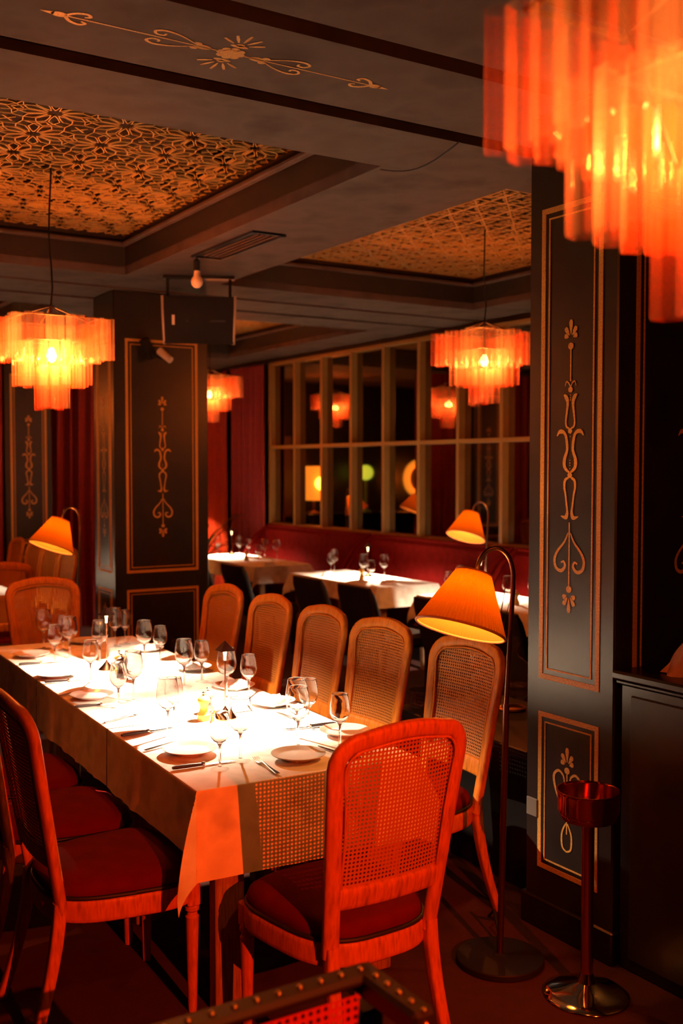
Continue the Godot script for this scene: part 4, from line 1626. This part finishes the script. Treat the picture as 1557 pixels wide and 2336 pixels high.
# ---------------------------------------------------------------- tables along the banquette
func make_banquette_side() -> void:
	protos.black_chair = make_black_chair()
	var spec := [[-10.25, 1.6, "far", "beside the potted plant"], [-8.0, 1.45, "middle", "below the middle of the mirror"], [-5.95, 1.5, "near", "behind the arched floor lamp"]]
	for k in 3:
		var zc: float = spec[k][0]
		var ln: float = spec[k][1]
		make_table("bistro_table", "%s banquette table under white linen, %s" % [spec[k][2], spec[k][3]], Vector3(0.62, 0.745, ln), Vector3(5.22, 0, zc), 0.0, Vector2(0.05, 0.05))
		solo("tablecloth", cloth_mesh(0.63, ln + 0.01, 0.7475, [0.16, 0.16, 0.18, 0.18], 31 + k), M.linen, "short white tablecloth on the %s banquette table" % spec[k][2], "tablecloth", Vector3(5.22, 0, zc), 0.0, "banquette tablecloths")
		place("lamp", "slim table lamp with glowing tip on the %s banquette table" % spec[k][2], Vector3(5.33, 0.748, [-10.85, -8.05, -6.45][k]), 0.3 * k, "table lamps along the banquette")
		var m := make_mill(M.yellow_wood)
		m.position = Vector3(5.15, 0.748, zc + 0.12)
		m.set_meta("label", "yellow pepper mill on the %s banquette table" % spec[k][2])
	var g := [
		[5.20, -10.95, true, "far banquette table, leftmost"], [5.36, -10.72, true, "far banquette table, left of the glowing lamp tip"], [5.42, -10.60, false, "far banquette table, right of the glowing lamp tip"],
		[5.38, -10.15, true, "far banquette table, left of the rightmost pair"], [5.46, -10.02, true, "far banquette table, right of the rightmost pair"], [5.10, -9.75, false, "far banquette table, at its near edge"],
		[5.28, -8.55, true, "middle banquette table, leftmost beside the red wing"], [5.18, -8.45, false, "middle banquette table, small one at its left end"], [5.20, -7.92, true, "middle banquette table, brightest in front of the lamp"], [5.34, -7.80, true, "middle banquette table, behind the brightest"], [5.08, -7.62, false, "middle banquette table, small one at its right"],
		[5.25, -6.60, true, "near banquette table, above the amber shade"], [5.06, -6.50, false, "near banquette table, low one left of the amber shade"], [5.05, -5.80, true, "near banquette table, beside the lamp pole"], [5.22, -5.72, true, "near banquette table, behind the lamp pole"],
	]
	for a in g:
		place("big" if a[2] else "small", "wine glass on the %s" % a[3], Vector3(a[0], 0.7485, a[1]), 0.0, "wine glasses on the banquette tables")
	var n := [[5.10, -9.55, "right end of the far banquette table"], [5.05, -8.30, "left of the middle banquette table"], [5.12, -7.42, "right end of the middle banquette table"], [5.02, -6.28, "near banquette table"]]
	for k in n.size():
		solo("napkin", napkin_mesh(k + 12, Vector3(0.15, 0.05, 0.13)), M.napkin_linen, "white folded napkin at the %s" % n[k][2], "napkin", Vector3(n[k][0], 0.7485, n[k][1]), k * 1.3, "napkins on the banquette tables")
	var z := [-10.35, -9.65, -8.80, -7.42, -6.72, -5.72, -5.10]
	var l := ["black leather chair by the pillar, farthest of the row", "black leather chair before the far banquette table, right one", "black leather chair between the far and middle banquette tables", "black leather chair before the right end of the middle banquette table", "black leather chair between the middle and near banquette tables", "black leather chair behind the second cane chair, at the near banquette table", "black leather chair behind the amber shade, at the near banquette table"]
	for k in z.size():
		place("black_chair", l[k], Vector3(4.66, 0, z[k]), -PI / 2, "black leather chairs facing the banquette")
	# potted plant
	var pot := thing("potted_plant", "leafy potted palm before the bright red curtain", "plant", Vector3(5.50, 0, -12.1))
	var mb := MB.new()
	mb.lathe([Vector2(0.001, 0.0), Vector2(0.15, 0.0), Vector2(0.20, 0.45), Vector2(0.21, 0.46), Vector2(0.21, 0.50), Vector2(0.19, 0.50), Vector2(0.18, 0.46), Vector2(0.001, 0.46)], 24)
	part(pot, "pot", mb.commit(), M.terracotta)
	var rng := RandomNumberGenerator.new()
	rng.seed = 77
	var leaves := []
	for variant in 3:
		mb = MB.new()
		var rows := []
		var bend: float = [0.55, 0.9, 1.3][variant]
		for j in 13:
			var f := j / 12.0
			var w := 0.045 * sin(PI * clampf(f * 0.93 + 0.05, 0, 1)) * (1.0 if f > 0.25 else f * 3.2 + 0.2)
			var ang := 0.15 + bend * f
			var c := Vector3(sin(ang) * f, cos(ang * 0.8) * f * 1.1, 0)
			rows.append(PackedVector3Array([c + Vector3(-0.008, 0.012, w), c, c + Vector3(-0.008, 0.012, -w)]))
		mb.sheet(rows)
		leaves.append(mb.commit())
	for k in 22:
		var lf := part(pot, "leaf", leaves[k % 3], M.leaf)
		lf.position = Vector3(0.03 * sin(k), 0.44, 0.03 * cos(k * 2.1))
		lf.rotation.y = rng.randf() * TAU
		lf.scale = Vector3.ONE * rng.randf_range(0.5, 0.85)

# ---------------------------------------------------------------- corner at the painted pillar
func make_right_corner() -> void:
	# sideboard in front of the pillar
	var c := thing("cabinet", "tall black lacquered cabinet against the painted pillar", "cabinet", Vector3(3.30, 0, -1.92))
	var mb := MB.new()
	mb.box(Vector3(0.012, 0.50, 0), Vector3(1.10, 1.0, 1.32), Basis(), 0.006)
	part(c, "carcass", mb.commit(), M.black_lacquer)
	mb = MB.new()
	mb.box(Vector3(0.005, 1.008, 0), Vector3(1.125, 0.016, 1.335), Basis(), 0.005)
	mb.box(Vector3(0, 1.032, 0), Vector3(1.15, 0.032, 1.345), Basis(), 0.008)
	part(c, "top", mb.commit(), M.black_lacquer)
	mb = MB.new()
	mb.box(Vector3(-0.541, 0.505, 0.0), Vector3(0.012, 0.92, 1.22), Basis(), 0.004)
	part(c, "side_panel", mb.commit(), M.lacquer)
	var n := thing("folded_napkin", "salmon pink napkin folded to a peak on the black cabinet", "napkin", Vector3(2.93, 1.048, -2.38), 0.0)
	# a fan-like folded peak with layered flaps
	mb = MB.new()
	var rows := []
	for j in 15:
		var f := j / 14.0
		var row := PackedVector3Array()
		for i in 33:
			var a := TAU * i / 32.0
			var r := (0.095 * pow(1.0 - f, 0.55) + 0.012) * (1.0 + 0.16 * (1.0 - f * 0.5) * sin(a * 3.0 + f * 2.6) + 0.05 * sin(a * 7.0 - f * 4.0))
			row.append(Vector3(r * cos(a) * 1.05 + 0.02 * f, 0.165 * pow(f, 0.85), -r * sin(a) * 0.85 + 0.03 * f * f))
		rows.append(row)
	mb.sheet(rows, true)
	part(n, "folded_body", mb.commit(), M.salmon_linen)
	mb = MB.new()
	rows = []
	for j in 9:
		var f := j / 8.0
		var row := PackedVector3Array()
		for i in 13:
			var u := i / 12.0
			row.append(Vector3(-0.105 + 0.05 * f + 0.02 * sin(u * PI), 0.004 + 0.15 * f * (1.0 - absf(u - 0.6)), 0.085 - 0.17 * u * (1.0 - 0.75 * f) - 0.06 * f))
		row.reverse()
		rows.append(row)
	mb.sheet(rows)
	part(n, "flap", mb.commit(), M.salmon_linen)
	# wine cooler stand
	var w := thing("wine_cooler_stand", "copper wine cooler bowl on a polished stand", "wine cooler", Vector3(2.515, 0, -2.485))
	mb = MB.new()
	mb.lathe([Vector2(0.001, 0.0), Vector2(0.138, 0.0), Vector2(0.141, 0.004), Vector2(0.138, 0.010), Vector2(0.115, 0.022), Vector2(0.07, 0.034), Vector2(0.032, 0.050), Vector2(0.022, 0.075), Vector2(0.019, 0.085)], 56)
	part(w, "base", mb.commit(), M.chrome)
	mb = MB.new()
	mb.tube([Vector3(0, 0.08, 0), Vector3(0, 0.595, 0)], 0.0205, 22)
	part(w, "pole", mb.commit(), M.copper)
	mb = MB.new()
	mb.lathe([Vector2(0.001, 0.588), Vector2(0.055, 0.588), Vector2(0.086, 0.594), Vector2(0.092, 0.605), Vector2(0.092, 0.613), Vector2(0.099, 0.622), Vector2(0.101, 0.68), Vector2(0.105, 0.688), Vector2(0.105, 0.691), Vector2(0.100, 0.691), Vector2(0.0975, 0.682), Vector2(0.0955, 0.624), Vector2(0.084, 0.60), Vector2(0.001, 0.597)], 48)
	part(w, "bowl", mb.commit(), M.copper)
	# low black side table with a decanter and reeds, behind the chairs
	var s := thing("side_table", "low black side table behind the cane chairs", "table", Vector3(3.20, 0, -3.66))
	mb = MB.new()
	mb.box(Vector3(0, 0.58, 0), Vector3(0.62, 0.04, 1.0), Basis(), 0.006)
	part(s, "top", mb.commit(), M.black_lacquer)
	mb = MB.new()
	mb.box(Vector3(0.015, 0.28, 0), Vector3(0.56, 0.56, 0.94), Basis(), 0.006)
	part(s, "body", mb.commit(), M.black_lacquer)
	var d := thing("decanter", "clear glass decanter with dark drink beside the painted pillar", "decanter", Vector3(3.34, 0.6, -3.80))
	mb = MB.new()
	mb.lathe([Vector2(0.001, 0.0), Vector2(0.05, 0.0), Vector2(0.054, 0.006), Vector2(0.050, 0.05), Vector2(0.078, 0.075), Vector2(0.082, 0.13), Vector2(0.082, 0.19), Vector2(0.070, 0.225), Vector2(0.030, 0.255), Vector2(0.022, 0.27), Vector2(0.022, 0.30), Vector2(0.030, 0.305), Vector2(0.032, 0.315), Vector2(0.022, 0.322)], 32)
	part(d, "bottle", mb.commit(), M.clear_glass)
	mb = MB.new()
	mb.lathe([Vector2(0.001, 0.075), Vector2(0.074, 0.078), Vector2(0.079, 0.12), Vector2(0.001, 0.125)], 24)
	part(d, "drink", mb.commit(), M.tinted_glass, "dark amber drink")
	mb = MB.new()
	for k in 3:
		var a := TAU * k / 3
		mb.lathe([Vector2(0.0003, -0.011), Vector2(0.008, -0.008), Vector2(0.011, 0.0), Vector2(0.008, 0.008), Vector2(0.0003, 0.011)], 10, Vector3(0.022 * cos(a), 0.335, 0.022 * sin(a)))
	part(d, "stopper", mb.commit(), M.clear_glass)
	mb = MB.new()
	mb.lathe([Vector2(0.001, 0.001), Vector2(0.062, 0.001), Vector2(0.066, 0.004), Vector2(0.062, 0.012), Vector2(0.05, 0.014)], 28)
	part(d, "brass_foot", mb.commit(), M.brass)
	var v := thing("reed_vase", "slender vase with thin dry reeds behind the lamp pole", "vase", Vector3(3.36, 0.6, -4.0))
	mb = MB.new()
	mb.lathe([Vector2(0.001, 0.0), Vector2(0.035, 0.0), Vector2(0.04, 0.05), Vector2(0.03, 0.16), Vector2(0.016, 0.20), Vector2(0.018, 0.22), Vector2(0.013, 0.22)], 20)
	part(v, "vase", mb.commit(), M.tinted_glass)
	for k in 8:
		mb = MB.new()
		var a := k * 0.83
		mb.tube([Vector3(0, 0.05, 0), Vector3(cos(a) * 0.10, 0.55 + 0.03 * (k % 3), sin(a) * 0.14)], 0.0018, 5)
		part(v, "reed", mb.commit(), M.dark_wood)
	var bw := thing("glass_bowl", "dark glass bowl between the two nearest cane chairs", "bowl", Vector3(3.02, 0.6, -4.05))
	mb = MB.new()
	mb.lathe([Vector2(0.001, 0.0), Vector2(0.07, 0.0), Vector2(0.082, 0.01), Vector2(0.085, 0.085), Vector2(0.08, 0.085), Vector2(0.077, 0.015), Vector2(0.001, 0.01)], 28)
	part(bw, "bowl", mb.commit(), M.tinted_glass)
	# studded club chair at the lower edge of the picture; back rail across, arm towards the viewer
	var h := thing("club_chair", "dark studded club chair with red cane panel, nearest the viewer", "chair", Vector3(0.70, 0, -1.25))
	mb = MB.new()
	mb.box(Vector3(0.0, 0.827, -0.335), Vector3(0.72, 0.021, 0.055), Basis(), 0.008)
	mb.box(Vector3(0.0, 0.44, -0.335), Vector3(0.72, 0.06, 0.05), Basis(), 0.008)
	part(h, "back_rail", mb.commit(), M.black_leather)
	for sd in [-1.0, 1.0]:
		mb = MB.new()
		mb.box(Vector3(sd * 0.345, 0.815, -0.255), Vector3(0.05, 0.045, 0.21), Basis(), 0.008)
		mb.box(Vector3(sd * 0.345, 0.70, -0.08), Vector3(0.05, 0.06, 0.30), Basis(Vector3.RIGHT, 0.35), 0.008)
		part(h, "arm", mb.commit(), M.black_leather)
		mb = MB.new()
		mb.box(Vector3(sd * 0.345, 0.60, -0.335), Vector3(0.05, 0.34, 0.055), Basis(), 0.006)
		part(h, "post", mb.commit(), M.black_leather)
	mb = MB.new()
	mb.box(Vector3(0, 0.38, 0.02), Vector3(0.66, 0.14, 0.60), Basis(), 0.03)
	part(h, "seat", mb.commit(), M.velvet)
	mb = MB.new()
	mb.box(Vector3(0, 0.155, 0), Vector3(0.05, 0.31, 0.05), Basis(), 0.005)
	var leg := mb.commit()
	for x in [-0.28, 0.28]:
		for z in [-0.28, 0.26]:
			part(h, "leg", leg, M.black_metal).position = Vector3(x, 0, z)
	var flat := func(x: float, yy: float) -> Vector3: return Vector3(x, yy, -0.311)
	part(h, "cane_panel", cane_mesh(PackedVector2Array([Vector2(-0.32, 0.47), Vector2(0.32, 0.47), Vector2(0.32, 0.82), Vector2(-0.32, 0.82)]), flat, -0.32, 0.32, 0.465, 0.82, 0.0155), M.red_cane, "red painted cane panel")
	mb = MB.new()
	mb.lathe([Vector2(0.0065, -0.001), Vector2(0.0062, 0.0015), Vector2(0.004, 0.0038), Vector2(0.0003, 0.0048)], 12)
	var nail := mb.commit()
	for k in 17:
		var nl := part(h, "nail_head", nail, M.brass)
		nl.position = Vector3(-0.345 + 0.0425 * k, 0.8375, -0.335)
	for k in 5:
		var nl := part(h, "nail_head", nail, M.brass)
		nl.position = Vector3(0.345, 0.8375, -0.30 + 0.036 * k)
	var nl := part(h, "nail_head", nail, M.brass)
	nl.position = Vector3(0.345, 0.815, -0.149)
	nl.rotation.x = PI / 2

# ---------------------------------------------------------------- things on the ceiling
func make_ceiling_things() -> void:
	var s := thing("loudspeaker", "black hanging loudspeaker with silver edges before the wide pillar", "loudspeaker", Vector3(3.02, 2.74, -6.63), deg_to_rad(-26.0))
	var bas := Basis(Vector3.RIGHT, 0.10)
	var mb := MB.new()
	mb.box(bas * Vector3(0, 0.0, -0.10), Vector3(0.46, 0.30, 0.22), bas, 0.02)
	part(s, "housing", mb.commit(), M.speaker_cloth)
	mb = MB.new()
	var rows := []
	for j in 9:
		var f := j / 8.0
		var row := PackedVector3Array()
		for i in 9:
			var u := i / 8.0
			row.append(bas * Vector3((u - 0.5) * 0.47, (f - 0.5) * 0.315, 0.015 + 0.022 * sin(PI * f) + 0.006 * sin(PI * u)))
		rows.append(row)
	mb.sheet(rows)
	part(s, "grille", mb.commit(), M.speaker_cloth)
	for sd in [-1.0, 1.0]:
		mb = MB.new()
		var path := []
		for j in 9:
			var f := j / 8.0
			path.append(bas * Vector3(sd * (0.243 - 0.012 * (1.0 - f)), (f - 0.5) * 0.32, 0.004 + 0.024 * sin(PI * f)))
		mb.tube(path, 0.011, 8)
		part(s, "edge_strip", mb.commit(), M.speaker_edge, "silver edge strip")
	mb = MB.new()
	mb.box(bas * Vector3(-0.17, 0.0, 0.040), Vector3(0.018, 0.065, 0.004), bas)
	part(s, "badge", mb.commit(), M.pale_plastic, "small white badge")
	mb = MB.new()
	mb.box(bas * Vector3(0.045, -0.005, 0.040), Vector3(0.26, 0.012, 0.004), bas)
	part(s, "slot", mb.commit(), M.black_plastic)
	mb = MB.new()
	for sd in [-1.0, 1.0]:
		mb.box(Vector3(sd * 0.21, 0.225, -0.08), Vector3(0.02, 0.17, 0.03))
	mb.box(Vector3(0, 0.298, -0.08), Vector3(0.48, 0.02, 0.08))
	part(s, "bracket", mb.commit(), M.black_metal)
	var sp := thing("spotlight", "small pale spotlight on a dark bracket on the wide pillar", "spotlight", Vector3(3.05, 2.58, -7.52), 0.0)
	mb = MB.new()
	mb.box(Vector3(-0.05, 0.05, 0.03), Vector3(0.06, 0.16, 0.06), Basis(Vector3(0, 0, 1), 0.5), 0.005)
	mb.tube([Vector3(-0.06, 0.02, 0.02), Vector3(0.03, -0.02, 0.11)], 0.018, 8)
	part(sp, "bracket", mb.commit(), M.black_metal)
	mb = MB.new()
	mb.tube([Vector3(0.01, 0.03, 0.10), Vector3(0.06, -0.045, 0.19)], [0.030, 0.026], 14)
	part(sp, "head", mb.commit(), M.pale_plastic)
	# air vent
	var v := thing("ceiling_vent", "long slotted air vent in the soffit between the coffers", "vent", Vector3(2.82, SOFFIT, -5.66))
	mb = MB.new()
	for sd in [-1.0, 1.0]:
		mb.box(Vector3(sd * 0.095, -0.006, 0), Vector3(0.022, 0.012, 0.82))
		mb.box(Vector3(0, -0.006, sd * 0.40), Vector3(0.19, 0.012, 0.022))
	part(v, "frame", mb.commit(), M.black_metal)
	mb = MB.new()
	mb.box(Vector3(0, -0.002, 0), Vector3(0.18, 0.003, 0.80))
	part(v, "backing", mb.commit(), M.coffer_paint)
	for k in 4:
		mb = MB.new()
		mb.box(Vector3(-0.045 + 0.034 * k, -0.008, 0.02), Vector3(0.020, 0.008, 0.72), Basis(Vector3(0, 0, 1), 0.4))
		part(v, "slat", mb.commit(), M.soffit_paint)
	# bare bulb
	var b := thing("hanging_bulb", "unlit round bulb in a black socket below the soffit", "light bulb", Vector3(2.735, SOFFIT, -6.03))
	mb = MB.new()
	mb.tube([Vector3(0, 0.0, 0), Vector3(0, -0.03, 0)], 0.004, 6)
	mb.lathe([Vector2(0.001, -0.10), Vector2(0.020, -0.10), Vector2(0.021, -0.04), Vector2(0.012, -0.028), Vector2(0.001, -0.026)], 18)
	part(b, "socket", mb.commit(), M.black_metal)
	mb = MB.new()
	mb.lathe([Vector2(0.0005, -0.205), Vector2(0.018, -0.201), Vector2(0.032, -0.186), Vector2(0.037, -0.166), Vector2(0.032, -0.146), Vector2(0.021, -0.132), Vector2(0.018, -0.10)], 24)
	part(b, "bulb", mb.commit(), M.matte_bulb)
	mb = MB.new()
	var path := []
	for k in 11:
		var f := k / 10.0
		path.append(Vector3(lerpf(2.62, 2.66, f), SOFFIT - 0.012 - 0.05 * sin(PI * f), lerpf(-3.86, -3.36, f)))
	mb.tube(path, 0.004, 6)
	solo("cable", mb.commit(), M.piping, "thin black cable sagging across the ceiling beam", "cable")

# ---------------------------------------------------------------- far end, seen past the pillars and in the mirror
func make_far_end() -> void:
	var p := thing("picture", "dim painting of a draped figure between the pilaster and the pillar", "painting", Vector3(4.75, 1.15, -14.27))
	var mb := MB.new()
	mb.box(Vector3(0, 0.45, 0), Vector3(0.95, 1.25, 0.04), Basis(), 0.008)
	part(p, "canvas", mb.commit(), M.picture_paint)
	mb = MB.new()
	mb.prism(PackedVector2Array([Vector2(-0.18, -0.12), Vector2(0.22, -0.12), Vector2(0.20, 0.35), Vector2(0.10, 0.62), Vector2(-0.02, 0.70), Vector2(-0.16, 0.55), Vector2(-0.10, 0.30)]), 0.02, 0.024)
	part(p, "painted_figure", mb.commit(), M.skin_tone_paint)
	# console with lamps against the far wall; it shows in the grid mirror
	var c := thing("console", "black console against the far wall, seen in the mirror", "console", Vector3(2.6, 0, -14.05))
	mb = MB.new()
	mb.box(Vector3(0, 0.5, 0), Vector3(3.2, 1.0, 0.45), Basis(), 0.01)
	part(c, "body", mb.commit(), M.black_lacquer)
	mb = MB.new()
	mb.box(Vector3(0, 1.02, 0.005), Vector3(3.26, 0.04, 0.47), Basis(), 0.008)
	part(c, "top", mb.commit(), M.black_lacquer)
	var l := thing("box_lamp", "glowing orange drum lamp reflected in the grid mirror", "lamp", Vector3(4.02, 1.04, -14.02))
	mb = MB.new()
	mb.lathe([Vector2(0.001, 0.0), Vector2(0.09, 0.0), Vector2(0.09, 0.02), Vector2(0.02, 0.04), Vector2(0.02, 0.2)], 20)
	part(l, "base", mb.commit(), M.brass)
	mb = MB.new()
	mb.lathe([Vector2(0.18, 0.20), Vector2(0.18, 0.72)], 32)
	part(l, "lamp_shade", mb.commit(), M.glow_orange)
	omni(l, Vector3(0.0, 0.46, 0.24), Color(1, 0.5, 0.15), 0.5, 0.1)
	var r := thing("ring_lamp", "glowing orange ring lamp reflected in the grid mirror", "lamp", Vector3(2.05, 1.04, -14.0))
	mb = MB.new()
	var ring := []
	for k in 28:
		var a := TAU * k / 28
		ring.append(Vector3(0.26 * cos(a), 0.52 + 0.26 * sin(a), 0.03))
	mb.tube(ring, 0.055, 10, true)
	part(r, "glowing_ring", mb.commit(), M.glow_orange)
	mb = MB.new()
	mb.box(Vector3(0, 0.10, 0.03), Vector3(0.06, 0.2, 0.05), Basis(), 0.005)
	mb.box(Vector3(0, 0.01, 0.03), Vector3(0.24, 0.02, 0.14), Basis(), 0.004)
	part(r, "foot", mb.commit(), M.brass)
	omni(r, Vector3(0, 0.52, 0.2), Color(1, 0.45, 0.12), 0.4, 0.1)
	var g := thing("green_lamp", "lime green glass globe lamp reflected in the grid mirror", "lamp", Vector3(3.08, 1.04, -14.0))
	mb = MB.new()
	mb.lathe([Vector2(0.001, 0.0), Vector2(0.09, 0.0), Vector2(0.085, 0.02), Vector2(0.025, 0.05), Vector2(0.025, 0.50)], 20)
	part(g, "base", mb.commit(), M.green_shade)
	mb = MB.new()
	var prof := []
	for k in 11:
		var a := -PI / 2 + PI * k / 10.0
		prof.append(Vector2(maxf(0.001, 0.12 * cos(a)), 0.62 + 0.12 * sin(a)))
	mb.lathe(prof, 24)
	part(g, "lamp_globe", mb.commit(), M.glow_green)
	mb = MB.new()
	mb.box(Vector3.ZERO, Vector3(0.008, 0.07, 0.06), Basis(), 0.003)
	var sk := solo("wall_socket", mb.commit(), M.grey_plastic, "small grey socket plate low on the painted pillar", "socket", Vector3(2.739, 0.455, -3.0))
